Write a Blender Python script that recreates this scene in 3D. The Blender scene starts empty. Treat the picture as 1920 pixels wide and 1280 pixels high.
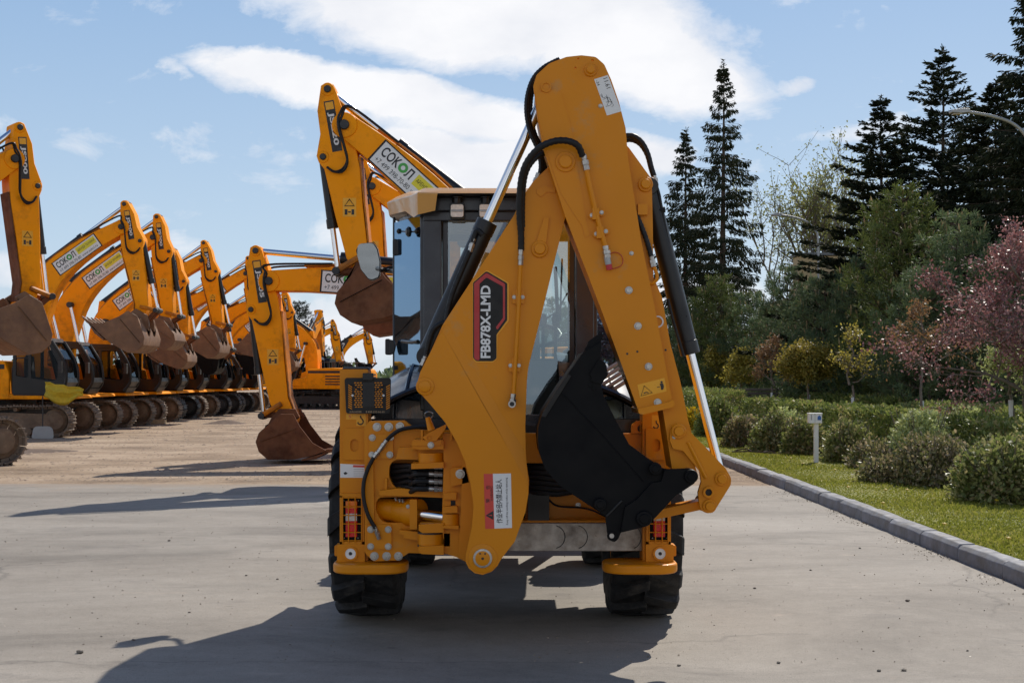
import bpy, math, random
import numpy as np
from mathutils import Vector, Matrix, Quaternion, geometry
R = math.radians
SC = bpy.context.scene
COL = SC.collection
# ---------------------------------------------------------------- camera model used while measuring
F, HZ, CH, CX = 2500.0, 708.0, 1.5, 960.0
def P(px, py, Y):
    return Vector(((px - CX) / F * Y, Y, CH - (py - HZ) / F * Y))
def PX(px, Y): return (px - CX) / F * Y
def PZ(py, Y): return CH - (py - HZ) / F * Y
def GY(py, z=0.0): return (CH - z) * F / (py - HZ)

# ---------------------------------------------------------------- materials
MATS = {}
def new_mat(name):
    m = bpy.data.materials.new(name); m.use_nodes = True
    nt = m.node_tree; nt.nodes.clear()
    out = nt.nodes.new('ShaderNodeOutputMaterial')
    MATS[name] = m
    return m, nt, out
def nd(nt, typ, **kw):
    n = nt.nodes.new(typ)
    ins = kw.pop('ins', {})
    for k, v in kw.items(): setattr(n, k, v)
    for k, v in ins.items():
        s = n.inputs[k]
        if hasattr(v, 'links'): nt.links.new(v, s)
        else: s.default_value = v
    return n
def c4(c): return (c[0], c[1], c[2], 1.0)
def noise_tex(nt, vec, scale, detail=4, rough=0.55, dist=0.0):
    n = nd(nt, 'ShaderNodeTexNoise', ins={'Vector': vec, 'Scale': scale, 'Detail': detail, 'Roughness': rough, 'Distortion': dist})
    return n.outputs['Fac']
def ramp(nt, fac, stops):
    n = nt.nodes.new('ShaderNodeValToRGB'); nt.links.new(fac, n.inputs['Fac'])
    e = n.color_ramp.elements
    while len(e) > 1: e.remove(e[-1])
    e[0].position = stops[0][0]; c = stops[0][1]; e[0].color = c4(c) if not isinstance(c, (int, float)) else (c, c, c, 1)
    for p, c in stops[1:]:
        k = e.new(p); k.color = c4(c) if not isinstance(c, (int, float)) else (c, c, c, 1)
    return n.outputs['Color']
def mixc(nt, fac, a, b, blend='MIX'):
    n = nt.nodes.new('ShaderNodeMix'); n.data_type = 'RGBA'; n.blend_type = blend
    for key, v in ((0, fac), (6, a), (7, b)):
        s = n.inputs[key]
        if hasattr(v, 'links'): nt.links.new(v, s)
        elif isinstance(v, (int, float)): s.default_value = v
        else: s.default_value = c4(v)
    return n.outputs[2]
def math_(nt, op, a, b=0.0, c=0.0, clamp=False):
    n = nt.nodes.new('ShaderNodeMath'); n.operation = op; n.use_clamp = clamp
    for i, v in enumerate((a, b, c)):
        if hasattr(v, 'links'): nt.links.new(v, n.inputs[i])
        else: n.inputs[i].default_value = v
    return n.outputs[0]
def bump(nt, h, strength=0.3, dist=0.01):
    return nd(nt, 'ShaderNodeBump', ins={'Height': h, 'Strength': strength, 'Distance': dist}).outputs['Normal']
def coords(nt, kind='Object'):
    return nt.nodes.new('ShaderNodeTexCoord').outputs[kind]
def principled(nt, out, **ins):
    b = nd(nt, 'ShaderNodeBsdfPrincipled', ins={k.replace('_', ' '): v for k, v in ins.items()})
    nt.links.new(b.outputs[0], out.inputs[0]); return b

def simple(name, base, rough=0.5, metal=0.0, var=0.12, scale=6.0, bmp=0.0, bscale=60.0, coat=0.0, spec=0.5, dirt=None, dirt_amt=0.4, dirt_scale=3.0, rvar=0.15):
    m, nt, out = new_mat(name)
    co = coords(nt)
    n1 = noise_tex(nt, co, scale, 5)
    dk = tuple(c * (1 - var) for c in base); lt = tuple(min(1, c * (1 + var)) for c in base)
    col = ramp(nt, n1, [(0.3, dk), (0.7, lt)])
    if dirt:
        n2 = noise_tex(nt, co, dirt_scale, 8, 0.65)
        n3 = noise_tex(nt, co, dirt_scale * 6, 6, 0.7)
        f = ramp(nt, math_(nt, 'ADD', math_(nt, 'MULTIPLY', n2, 0.65), math_(nt, 'MULTIPLY', n3, 0.35)), [(0.62 - dirt_amt * 0.35, 0.0), (0.74 - dirt_amt * 0.2, 1.0)])
        col = mixc(nt, math_(nt, 'MULTIPLY', f, 0.85), col, dirt)
    rr = ramp(nt, noise_tex(nt, co, scale * 2.3, 6), [(0.3, max(0.02, rough - rvar)), (0.7, min(1, rough + rvar))])
    ins = dict(Base_Color=col, Roughness=rr, Metallic=metal, Specular_IOR_Level=spec)
    if coat: ins.update(Coat_Weight=coat, Coat_Roughness=0.08)
    if bmp:
        ins['Normal'] = bump(nt, noise_tex(nt, co, bscale, 4), bmp, 0.004)
    principled(nt, out, **ins)
    return m

def glass(name, tint=(0.8, 0.86, 0.85), gloss=(0.9, 0.95, 1.0), ior=1.5, boost=0.0):
    m, nt, out = new_mat(name)
    tr = nd(nt, 'ShaderNodeBsdfTransparent', ins={'Color': c4(tint)})
    gl = nd(nt, 'ShaderNodeBsdfGlossy', ins={'Color': c4(gloss), 'Roughness': 0.015})
    fr = nd(nt, 'ShaderNodeFresnel', ins={'IOR': ior}).outputs[0]
    fac = math_(nt, 'ADD', fr, boost, clamp=True)
    mx = nd(nt, 'ShaderNodeMixShader', ins={0: fac, 1: tr.outputs[0], 2: gl.outputs[0]})
    nt.links.new(mx.outputs[0], out.inputs[0]); return m

# ---------------------------------------------------------------- mesh builder
def rp(pts, n=6):
    """polygon from (x, y[, r]) corners, r rounds the corner"""
    out = []; N = len(pts)
    for i, p in enumerate(pts):
        if len(p) < 3 or p[2] <= 0: out.append((p[0], p[1])); continue
        a = Vector(pts[i - 1][:2]); b = Vector(p[:2]); c = Vector(pts[(i + 1) % N][:2])
        d1 = (a - b); d2 = (c - b); l1 = d1.length; l2 = d2.length
        d1.normalize(); d2.normalize()
        ang = math.acos(max(-1, min(1, d1.dot(d2))))
        if ang > 3.1: out.append(tuple(b)); continue
        t = min(p[2] / math.tan(ang / 2), l1 * 0.49, l2 * 0.49)
        r = t * math.tan(ang / 2)
        ctr = b + (d1 + d2).normalized() * (r / math.sin(ang / 2))
        s = b + d1 * t; e = b + d2 * t
        a0 = math.atan2(s.y - ctr.y, s.x - ctr.x); a1 = math.atan2(e.y - ctr.y, e.x - ctr.x)
        da = (a1 - a0 + math.pi) % (2 * math.pi) - math.pi
        for k in range(n + 1):
            th = a0 + da * k / n
            out.append((ctr.x + r * math.cos(th), ctr.y + r * math.sin(th)))
    return out
def circ(cx, cy, r, n=24, ry=None):
    ry = ry or r
    return [(cx + r * math.cos(2 * math.pi * k / n), cy + ry * math.sin(2 * math.pi * k / n)) for k in range(n)]
def cr(pts, sub=6):
    pts = [Vector(p) for p in pts]
    if len(pts) < 3: return pts
    q = [pts[0] * 2 - pts[1]] + pts + [pts[-1] * 2 - pts[-2]]
    out = []
    for i in range(1, len(q) - 2):
        p0, p1, p2, p3 = q[i - 1:i + 3]
        for k in range(sub):
            t = k / sub; t2 = t * t; t3 = t2 * t
            out.append(0.5 * ((2 * p1) + (p2 - p0) * t + (2 * p0 - 5 * p1 + 4 * p2 - p3) * t2 + (3 * p1 - p0 - 3 * p2 + p3) * t3))
    out.append(pts[-1]); return out
def resample(path, step):
    L = [0]
    for a, b in zip(path, path[1:]): L.append(L[-1] + (b - a).length)
    n = max(2, int(L[-1] / step)); out = []; j = 0
    for k in range(n + 1):
        d = L[-1] * k / n
        while j < len(L) - 2 and L[j + 1] < d: j += 1
        t = (d - L[j]) / max(1e-9, L[j + 1] - L[j]); out.append(path[j].lerp(path[j + 1], t))
    return out

TEXT_CACHE = {}
def text_geo(s, bold=0.0, spacing=1.0):
    key = (s, bold, spacing)
    if key in TEXT_CACHE: return TEXT_CACHE[key]
    cu = bpy.data.curves.new('t', 'FONT'); cu.body = s; cu.size = 1; cu.resolution_u = 3
    cu.offset = bold; cu.space_character = spacing; cu.align_x = 'LEFT'
    o = bpy.data.objects.new('t', cu); COL.objects.link(o)
    dg = bpy.context.evaluated_depsgraph_get(); dg.update()
    me = bpy.data.meshes.new_from_object(o.evaluated_get(dg))
    v = [tuple(x.co) for x in me.vertices]; f = [tuple(p.vertices) for p in me.polygons]
    bpy.data.objects.remove(o); bpy.data.curves.remove(cu); bpy.data.meshes.remove(me)
    if v:
        x0 = min(a[0] for a in v); x1 = max(a[0] for a in v); y0 = min(a[1] for a in v); y1 = max(a[1] for a in v)
    else: x0 = x1 = y0 = y1 = 0
    TEXT_CACHE[key] = (v, f, (x0, x1, y0, y1)); return TEXT_CACHE[key]

class MB:
    def __init__(s): s.v = []; s.f = []; s.mi = []; s.mats = []
    def mid(s, m):
        if isinstance(m, str): m = MATS[m]
        if m not in s.mats: s.mats.append(m)
        return s.mats.index(m)
    def add(s, vs, fs, m):
        b = len(s.v); i = s.mid(m)
        s.v += [tuple(v) for v in vs]
        for f in fs: s.f.append(tuple(b + k for k in f)); s.mi.append(i)
        return s
    def box(s, x0, x1, y0, y1, z0, z1, m, mtx=None):
        vs = [Vector((x, y, z)) for x in (x0, x1) for y in (y0, y1) for z in (z0, z1)]
        if mtx: vs = [mtx @ v for v in vs]
        fs = [(0, 1, 3, 2), (4, 6, 7, 5), (0, 4, 5, 1), (2, 3, 7, 6), (0, 2, 6, 4), (1, 5, 7, 3)]
        return s.add(vs, fs, m)
    def prism(s, pts, d0, d1, m, axis='Y', holes=None, mtx=None):
        """2D pts extruded along axis from d0 to d1; 2D = (X,Z) for Y, (Y,Z) for X, (X,Y) for Z"""
        def to(p, d):
            v = {'Y': Vector((p[0], d, p[1])), 'X': Vector((d, p[0], p[1])), 'Z': Vector((p[0], p[1], d))}[axis]
            return mtx @ v if mtx else v
        loops = [list(pts)] + [list(h) for h in (holes or [])]
        flat = [p for l in loops for p in l]; n = len(flat)
        vs = [to(p, d0) for p in flat] + [to(p, d1) for p in flat]
        fs = []
        if holes:
            tris = geometry.tessellate_polygon([[Vector((p[0], p[1], 0)) for p in l] for l in loops])
            def ar(t): a, b, c = (flat[k] for k in t); return (b[0] - a[0]) * (c[1] - a[1]) - (b[1] - a[1]) * (c[0] - a[0])
            tris = [t if ar(t) > 0 else (t[0], t[2], t[1]) for t in tris]
            fs += [tuple(t) for t in tris] + [tuple(n + k for k in reversed(t)) for t in tris]
        else:
            A = sum(flat[i][0] * flat[(i + 1) % n][1] - flat[(i + 1) % n][0] * flat[i][1] for i in range(n))
            ids = list(range(n)) if A > 0 else list(range(n))[::-1]
            fs += [tuple(ids), tuple(n + k for k in reversed(ids))]
        b = 0
        for li, l in enumerate(loops):
            k = len(l)
            A = sum(l[i][0] * l[(i + 1) % k][1] - l[(i + 1) % k][0] * l[i][1] for i in range(k))
            pos = (A > 0) == (li == 0)
            for i in range(k):
                j = (i + 1) % k
                q = (b + i, n + b + i, n + b + j, b + j)
                fs.append(q if pos else q[::-1])
            b += k
        # winding: caps above are for +axis pairs; recalculated at build anyway
        return s.add(vs, fs, m)
    def pxplate(s, pts, Y0, Y1, m, holes=None):
        f = lambda l: [(PX(p[0], Y0), PZ(p[1], Y0)) for p in l]
        return s.prism(f(rp(pts)), Y0, Y1, m, 'Y', [f(h) for h in holes] if holes else None)
    def cyl(s, a, b, r, m, n=20, r2=None, cap=True):
        a = Vector(a); b = Vector(b); r2 = r if r2 is None else r2
        d = (b - a).normalized(); u = d.orthogonal().normalized(); w = d.cross(u)
        vs = []
        for p, rr in ((a, r), (b, r2)):
            for k in range(n):
                t = 2 * math.pi * k / n; vs.append(p + (u * math.cos(t) + w * math.sin(t)) * rr)
        fs = [(k, (k + 1) % n, n + (k + 1) % n, n + k) for k in range(n)]
        if cap: fs += [tuple(range(n))[::-1], tuple(range(n, 2 * n))]
        return s.add(vs, fs, m)
    def ring(s, a, b, ro, ri, m, n=24):
        a = Vector(a); b = Vector(b); d = (b - a).normalized(); u = d.orthogonal().normalized(); w = d.cross(u)
        vs = []
        for p, rr in ((a, ro), (b, ro), (b, ri), (a, ri)):
            for k in range(n):
                t = 2 * math.pi * k / n; vs.append(p + (u * math.cos(t) + w * math.sin(t)) * rr)
        fs = []
        for q in range(4):
            for k in range(n):
                k2 = (k + 1) % n; fs.append((q * n + k, q * n + k2, ((q + 1) % 4) * n + k2, ((q + 1) % 4) * n + k))
        return s.add(vs, fs, m)
    def lathe(s, a, d, prof, m, n=28):
        """prof = [(dist along d, radius)...]"""
        a = Vector(a); d = Vector(d).normalized(); u = d.orthogonal().normalized(); w = d.cross(u)
        vs = []; fs = []
        for (t, r) in prof:
            for k in range(n):
                th = 2 * math.pi * k / n; vs.append(a + d * t + (u * math.cos(th) + w * math.sin(th)) * r)
        for q in range(len(prof) - 1):
            for k in range(n):
                k2 = (k + 1) % n; fs.append((q * n + k, q * n + k2, (q + 1) * n + k2, (q + 1) * n + k))
        fs.append(tuple(range(n))[::-1]); fs.append(tuple(range((len(prof) - 1) * n, len(prof) * n)))
        return s.add(vs, fs, m)
    def tube(s, path, r, m, n=8, rib=0.0, ribstep=None, radii=None, closed=False):
        path = [Vector(p) for p in path]
        if rib: path = resample(path, ribstep or r * 0.7)
        N = len(path); vs = []; fs = []
        t0 = (path[1] - path[0]).normalized(); u = t0.orthogonal().normalized()
        for i, p in enumerate(path):
            t = (path[min(i + 1, N - 1)] - path[max(i - 1, 0)])
            if closed: t = path[(i + 1) % N] - path[i - 1]
            if t.length < 1e-9: t = t0
            t = t.normalized(); u = (u - t * u.dot(t))
            u = u.normalized() if u.length > 1e-6 else t.orthogonal().normalized()
            w = t.cross(u)
            rr = radii[i] if radii else r
            if rib: rr = r * (1 - rib * (i % 2))
            for k in range(n):
                a = 2 * math.pi * k / n; vs.append(p + (u * math.cos(a) + w * math.sin(a)) * rr)
        M = N if closed else N - 1
        for i in range(M):
            j = (i + 1) % N
            for k in range(n):
                k2 = (k + 1) % n; fs.append((i * n + k, i * n + k2, j * n + k2, j * n + k))
        if not closed: fs += [tuple(range(n))[::-1], tuple(range((N - 1) * n, N * n))]
        return s.add(vs, fs, m)
    def bolt(s, p, d, r, m, washer=True):
        p = Vector(p); d = Vector(d).normalized()
        if washer: s.cyl(p, p + d * r * 0.25, r * 1.3, m, 16)
        s.cyl(p + d * r * 0.2, p + d * r * 0.95, r, m, 6)
        s.cyl(p + d * r * 0.95, p + d * r * 1.05, r * 0.8, m, 12)
        return s
    def text(s, txt, mtx, height, m, bold=0.0, width=None, center=False, spacing=1.0, thick=0.0008):
        v, f, (x0, x1, y0, y1) = text_geo(txt, bold, spacing)
        if not v: return s
        k = height / max(1e-6, (y1 - y0)); kx = (width / (x1 - x0)) if width else k
        ox = -(x0 + x1) / 2 if center else -x0
        vs = [mtx @ Vector(((a[0] + ox) * kx, (a[1] - y0) * k, thick)) for a in v]
        return s.add(vs, f, m)
    def build(s, name, parent=None, bevel=0.0, seg=2, ang=35, sharp=38, merge=False):
        me = bpy.data.meshes.new(name); me.from_pydata(s.v, [], s.f)
        for m in s.mats: me.materials.append(m)
        me.polygons.foreach_set('material_index', s.mi)
        me.polygons.foreach_set('use_smooth', [True] * len(s.f))
        me.update()
        import bmesh
        bm = bmesh.new(); bm.from_mesh(me)
        if merge: bmesh.ops.remove_doubles(bm, verts=bm.verts, dist=1e-5)
        bmesh.ops.recalc_face_normals(bm, faces=bm.faces)
        bm.to_mesh(me); bm.free()
        me.set_sharp_from_angle(angle=R(sharp))
        o = bpy.data.objects.new(name, me); COL.objects.link(o)
        if parent is not None: o.parent = parent
        if bevel:
            b = o.modifiers.new('bevel', 'BEVEL'); b.width = bevel; b.segments = seg; b.limit_method = 'ANGLE'; b.angle_limit = R(ang)
            b.harden_normals = True; b.use_clamp_overlap = True
        return o

def frame(o, x, y):
    """4x4: origin o, x axis, y axis, z = x cross y"""
    x = Vector(x).normalized(); y = Vector(y).normalized(); z = x.cross(y)
    M = Matrix.Identity(4)
    for i in range(3): M[i][0] = x[i]; M[i][1] = y[i]; M[i][2] = z[i]; M[i][3] = o[i]
    return M
def tag(o, label=None, cat=None, group=None, kind=None):
    if label: o['label'] = label
    if cat: o['category'] = cat
    if group: o['group'] = group
    if kind: o['kind'] = kind
    return o
def empty(name, loc=(0, 0, 0), rz=0.0):
    o = bpy.data.objects.new(name, None); COL.objects.link(o); o.location = loc; o.rotation_euler = (0, 0, rz)
    o.empty_display_size = 0.2; return o
def copy_tree(o, parent=None):
    c = o.copy(); COL.objects.link(c)
    if parent is not None: c.parent = parent
    for ch in list(o.children): copy_tree(ch, c)
    return c
def np_mesh(name, verts, faces, mats, mi=None, smooth=False, parent=None):
    """verts (N,3) array, faces (M,k) array"""
    me = bpy.data.meshes.new(name); M, k = faces.shape
    me.vertices.add(len(verts)); me.vertices.foreach_set('co', np.asarray(verts, np.float32).ravel())
    me.loops.add(M * k); me.loops.foreach_set('vertex_index', faces.astype(np.int32).ravel())
    me.polygons.add(M); me.polygons.foreach_set('loop_start', np.arange(M, dtype=np.int32) * k)
    for m in mats: me.materials.append(MATS[m] if isinstance(m, str) else m)
    if mi is not None: me.polygons.foreach_set('material_index', np.asarray(mi, np.int32))
    if smooth: me.polygons.foreach_set('use_smooth', np.ones(M, bool))
    me.update(calc_edges=True)
    o = bpy.data.objects.new(name, me); COL.objects.link(o)
    if parent is not None: o.parent = parent
    return o
# ================================================================ camera, light, sky
cam = bpy.data.cameras.new('camera'); co = bpy.data.objects.new('camera', cam); COL.objects.link(co)
co.location = (0, 0, CH); co.rotation_euler = (R(90), 0, 0)
cam.sensor_width = 36; cam.lens = F / 1920 * 36; cam.shift_y = (HZ - 640) / 1920
cam.clip_start = 0.1; cam.clip_end = 5000
SC.camera = co
SUN = Vector((1.15, 2.35, 2.55)).normalized()
SUN_EL = math.asin(SUN.z); SUN_AZ = math.atan2(SUN.x, SUN.y)
sl = bpy.data.lights.new('sun', 'SUN'); sl.energy = 5.0; sl.angle = R(0.5); sl.color = (1.0, 0.93, 0.83)
so = bpy.data.objects.new('sun', sl); COL.objects.link(so)
so.rotation_euler = SUN.to_track_quat('Z', 'Y').to_euler(); so.location = (20, 40, 50)
W = bpy.data.worlds.new('World'); SC.world = W; W.use_nodes = True
nt = W.node_tree; nt.nodes.clear()
wo = nt.nodes.new('ShaderNodeOutputWorld'); bg = nt.nodes.new('ShaderNodeBackground')
nt.links.new(bg.outputs[0], wo.inputs[0])
SKY_STR = 0.10
bg.inputs['Strength'].default_value = SKY_STR
sky = nd(nt, 'ShaderNodeTexSky', sky_type='NISHITA', sun_disc=False, sun_elevation=SUN_EL, sun_rotation=SUN_AZ, altitude=150, air_density=1.0, dust_density=1.2, ozone_density=1.0)
tc = nt.nodes.new('ShaderNodeTexCoord')
sep = nd(nt, 'ShaderNodeSeparateXYZ', ins={0: tc.outputs['Generated']})
dx, dy, dz = sep.outputs
# cloud coordinates: direction seen as (azimuth tangent, elevation tangent) round the yard's long axis
ydir = math_(nt, 'MAXIMUM', math_(nt, 'ABSOLUTE', dy), 0.08)
az = math_(nt, 'DIVIDE', dx, ydir); el = math_(nt, 'DIVIDE', dz, ydir)
comb = nd(nt, 'ShaderNodeCombineXYZ', ins={0: az, 1: math_(nt, 'MULTIPLY', el, 1.7), 2: math_(nt, 'MULTIPLY', dy, 0.6)})
wn = nd(nt, 'ShaderNodeTexNoise', ins={'Vector': comb.outputs[0], 'Scale': 5.0, 'Detail': 7, 'Roughness': 0.62})
wsub = nd(nt, 'ShaderNodeVectorMath', operation='SUBTRACT', ins={0: wn.outputs['Color'], 1: (0.5, 0.5, 0.5)})
wsep = nd(nt, 'ShaderNodeSeparateXYZ', ins={0: wsub.outputs[0]})
azw = math_(nt, 'ADD', az, math_(nt, 'MULTIPLY', wsep.outputs[0], 0.10)); elw = math_(nt, 'ADD', el, math_(nt, 'MULTIPLY', wsep.outputs[1], 0.055))
fine = nd(nt, 'ShaderNodeTexNoise', ins={'Vector': comb.outputs[0], 'Scale': 16.0, 'Detail': 9, 'Roughness': 0.64, 'Distortion': 0.4}).outputs['Fac']
# each cloud: centre, half sizes, tilt, in azimuth / elevation tangents, plus density
def ap(px, py): return ((px - CX) / F, (HZ - py) / F)
CLOUDS = [ # px, py, half w, half h, tilt, density, softness
    (960, 35, 430, 105, 0.10, 1.25), (1180, 95, 250, 95, 0.30, 1.3), (720, 10, 300, 60, 0.28, 1.15), (1000, -160, 900, 130, 0.05, 1.1),
    (520, 128, 190, 38, 0.14, 1.1), (700, 175, 320, 52, 0.16, 1.2), (900, 225, 200, 52, 0.1, 1.05),
    (820, 290, 130, 60, 0.1, 1.15), (960, 320, 190, 58, 0.0, 1.25), (1130, 300, 160, 50, -0.05, 1.05), (1240, 300, 70, 30, 0.1, 0.85),
    (180, 272, 95, 45, 0.25, 0.36), (345, 255, 70, 48, 0.3, 0.38), (35, 215, 40, 28, 0.2, 0.34), (320, 122, 36, 16, 0.5, 0.5), (1485, 168, 56, 18, -0.12, 0.6), (1600, 250, 130, 22, -0.12, 0.5), (1690, 236, 60, 18, -0.1, 0.5),
    (640, 455, 70, 30, 0.0, 0.55), (350, 460, 60, 26, 0.0, 0.5), (15, 520, 60, 36, 0.0, 0.62), (620, 620, 130, 60, 0.0, 0.8), (1250, 560, 260, 40, 0.0, 0.75), (1090, 520, 60, 30, 0, 0.8),
]
dens = None
for (cx, cy, hw, hh, tl, dn) in CLOUDS:
    a0, e0 = ap(cx, cy); hw /= F; hh /= F
    u = math_(nt, 'SUBTRACT', azw, a0); v = math_(nt, 'SUBTRACT', elw, e0)
    ct, st = math.cos(-tl), math.sin(-tl)
    uu = math_(nt, 'ADD', math_(nt, 'MULTIPLY', u, ct / hw), math_(nt, 'MULTIPLY', v, st / hw))
    vv = math_(nt, 'ADD', math_(nt, 'MULTIPLY', u, -st / hh), math_(nt, 'MULTIPLY', v, ct / hh))
    r2 = math_(nt, 'ADD', math_(nt, 'MULTIPLY', uu, uu), math_(nt, 'MULTIPLY', vv, vv))
    d = math_(nt, 'MULTIPLY', math_(nt, 'SUBTRACT', 1.0, math_(nt, 'MULTIPLY', r2, 0.62)), dn)
    d = math_(nt, 'MAXIMUM', d, 0.0)
    dens = d if dens is None else math_(nt, 'SMOOTH_MAX', dens, d, 0.15)
fwd = math_(nt, 'GREATER_THAN', dy, 0.0)
dens = math_(nt, 'MULTIPLY', dens, fwd)
# broken cloud over the unseen rest of the sky, shaped to set the fill
hn = nd(nt, 'ShaderNodeTexNoise', ins={'Vector': tc.outputs['Generated'], 'Scale': 2.6, 'Detail': 8, 'Roughness': 0.6, 'Distortion': 0.3}).outputs['Fac']
rest = math_(nt, 'MULTIPLY', ramp(nt, hn, [(0.40, 0.0), (0.56, 0.95)]), ramp(nt, dz, [(0.30, 1.0), (0.62, 0.12)]))
away = math_(nt, 'SUBTRACT', 1.0, math_(nt, 'MULTIPLY', fwd, ramp(nt, el, [(0.30, 1.0), (0.40, 0.0)])))
dens = math_(nt, 'MAXIMUM', dens, math_(nt, 'MULTIPLY', rest, away))
cov = math_(nt, 'ADD', dens, math_(nt, 'MULTIPLY', math_(nt, 'SUBTRACT', fine, 0.5), 1.25))
cov = math_(nt, 'MULTIPLY', cov, math_(nt, 'GREATER_THAN', dens, 0.001))
cov = ramp(nt, cov, [(0.22, 0.0), (0.42, 0.45), (0.75, 0.97)])
shade = nd(nt, 'ShaderNodeTexNoise', ins={'Vector': comb.outputs[0], 'Scale': 9.0, 'Detail': 6, 'Roughness': 0.55}).outputs['Fac']
cl = ramp(nt, shade, [(0.30, (8.2, 8.4, 9.0)), (0.62, (9.9, 9.9, 10.1))])
# sky gradient: pale low down, overhead darkened out of view to cut fill
elv = nd(nt, 'ShaderNodeMath', operation='ARCSINE', ins={0: dz}).outputs[0]
blue = ramp(nt, math_(nt, 'MULTIPLY', elv, 1 / 1.2), [(0.0, (6.7, 7.8, 8.9)), (0.08, (5.1, 6.7, 8.5)), (0.22, (3.3, 5.1, 7.7)), (0.42, (1.9, 3.3, 5.9)), (1.0, (0.6, 1.3, 3.4))])
skyc = mixc(nt, 0.82, sky.outputs[0], blue)
col = mixc(nt, cov, skyc, cl)
nt.links.new(col, bg.inputs['Color'])
SC.view_settings.view_transform = 'Standard'; SC.view_settings.look = 'None'; SC.view_settings.gamma = 1; SC.view_settings.exposure = 0.0
SC.cycles.max_bounces = 8; SC.cycles.transparent_max_bounces = 16; SC.cycles.diffuse_bounces = 3; SC.cycles.glossy_bounces = 4
SC.cycles.use_denoising = True
SC.cycles.sample_clamp_indirect = 6.0

# ================================================================ materials
simple('ochre_paint', (0.65, 0.225, 0.001), rough=0.42, var=0.04, scale=2.0, coat=0.06, spec=0.25, rvar=0.06, bmp=0.03, bscale=25, dirt=(0.42, 0.25, 0.10), dirt_amt=0.12, dirt_scale=2.0)
simple('roof_paint', (0.55, 0.27, 0.045), rough=0.34, var=0.03, coat=0.4, rvar=0.05)
simple('orange_paint', (0.98, 0.325, 0.001), rough=0.55, var=0.05, scale=1.5, coat=0.0, spec=0.16, dirt=(0.36, 0.12, 0.006), dirt_amt=0.34, dirt_scale=0.9)
simple('orange_worn', (0.78, 0.24, 0.003), rough=0.55, spec=0.2, var=0.12, scale=1.5, dirt=(0.16, 0.075, 0.03), dirt_amt=0.75, dirt_scale=1.3)
simple('rust_steel', (0.105, 0.038, 0.018), rough=0.8, spec=0.2, var=0.4, scale=3.5, bmp=0.25, bscale=30, dirt=(0.20, 0.085, 0.04), dirt_amt=0.6, dirt_scale=1.6)
simple('mud_steel', (0.20, 0.135, 0.085), rough=0.85, var=0.3, scale=4, bmp=0.3, bscale=25, dirt=(0.10, 0.06, 0.04), dirt_amt=0.55, dirt_scale=2.5)
simple('dusty_bucket', (0.23, 0.125, 0.065), rough=0.62, spec=0.3, var=0.25, scale=3, bmp=0.2, bscale=25, dirt=(0.13, 0.07, 0.045), dirt_amt=0.6, dirt_scale=1.4)
simple('track_shoe', (0.15, 0.11, 0.08), rough=0.75, var=0.3, scale=5, bmp=0.3, bscale=30, dirt=(0.27, 0.20, 0.14), dirt_amt=0.55, dirt_scale=4)
simple('clean_track', (0.035, 0.035, 0.036), rough=0.55, var=0.3, scale=5, metal=0.3)
simple('black_paint', (0.008, 0.008, 0.009), rough=0.38, spec=0.35, var=0.2, scale=3, coat=0.1, rvar=0.1)
simple('bucket_black', (0.0045, 0.0045, 0.005), rough=0.55, spec=0.13, var=0.25, scale=4, bmp=0.05, bscale=80, rvar=0.12)
simple('frame_black', (0.014, 0.018, 0.028), rough=0.36, var=0.15, scale=3, coat=0.2)
simple('fender_grey', (0.012, 0.015, 0.021), rough=0.34, spec=0.5, var=0.1, scale=3, coat=0.35)
simple('fender_glint', (0.30, 0.30, 0.30), rough=0.35, var=0.05, scale=3, coat=0.3)
simple('rubber', (0.020, 0.020, 0.0205), rough=0.75, spec=0.25, var=0.35, scale=9, bmp=0.2, bscale=60, dirt=(0.085, 0.077, 0.066), dirt_amt=0.32, dirt_scale=3.5)
simple('hose_black', (0.010, 0.010, 0.011), spec=0.3, rough=0.5, var=0.2, scale=20)
simple('chrome', (0.72, 0.73, 0.75), rough=0.14, metal=1.0, var=0.03, rvar=0.05)
simple('zinc', (0.42, 0.41, 0.385), rough=0.36, metal=0.9, var=0.15, scale=30)
simple('raw_steel', (0.42, 0.385, 0.345), rough=0.42, metal=0.55, var=0.25, scale=7, bmp=0.08, bscale=30, dirt=(0.11, 0.075, 0.05), dirt_amt=0.6, dirt_scale=3.0)
simple('white_label', (0.72, 0.72, 0.70), rough=0.45, var=0.03)
simple('red_label', (0.60, 0.055, 0.035), rough=0.45, var=0.03)
simple('badge_red', (0.42, 0.02, 0.022), rough=0.4, var=0.03)
simple('badge_black', (0.014, 0.013, 0.012), spec=0.3, rough=0.5, var=0.05)
simple('label_yellow', (0.80, 0.36, 0.006), rough=0.4, var=0.03)
simple('lime_label', (0.72, 0.62, 0.02), rough=0.4, var=0.03)
simple('green_mark', (0.05, 0.33, 0.05), rough=0.4)
simple('ink', (0.015, 0.015, 0.015), rough=0.5, var=0.1)
simple('lens_red', (0.75, 0.010, 0.006), rough=0.25, coat=0.15, var=0.15, scale=60)
simple('lens_amber', (0.95, 0.20, 0.004), rough=0.25, coat=0.15, var=0.15, scale=60)
simple('lens_clear', (0.70, 0.66, 0.58), rough=0.2, coat=0.2, var=0.15, scale=60)
simple('red_cap', (0.45, 0.02, 0.03), rough=0.4)
simple('seat_fabric', (0.03, 0.03, 0.033), rough=0.8, var=0.2, scale=20)
simple('mirror_silver', (0.85, 0.87, 0.88), rough=0.02, metal=1.0, var=0.0, rvar=0.01)
simple('grey_metal', (0.33, 0.34, 0.34), rough=0.45, metal=0.4, var=0.08)
simple('white_paint', (0.74, 0.75, 0.74), rough=0.45, var=0.06, scale=8, dirt=(0.4, 0.37, 0.32), dirt_amt=0.15, dirt_scale=6)
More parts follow.
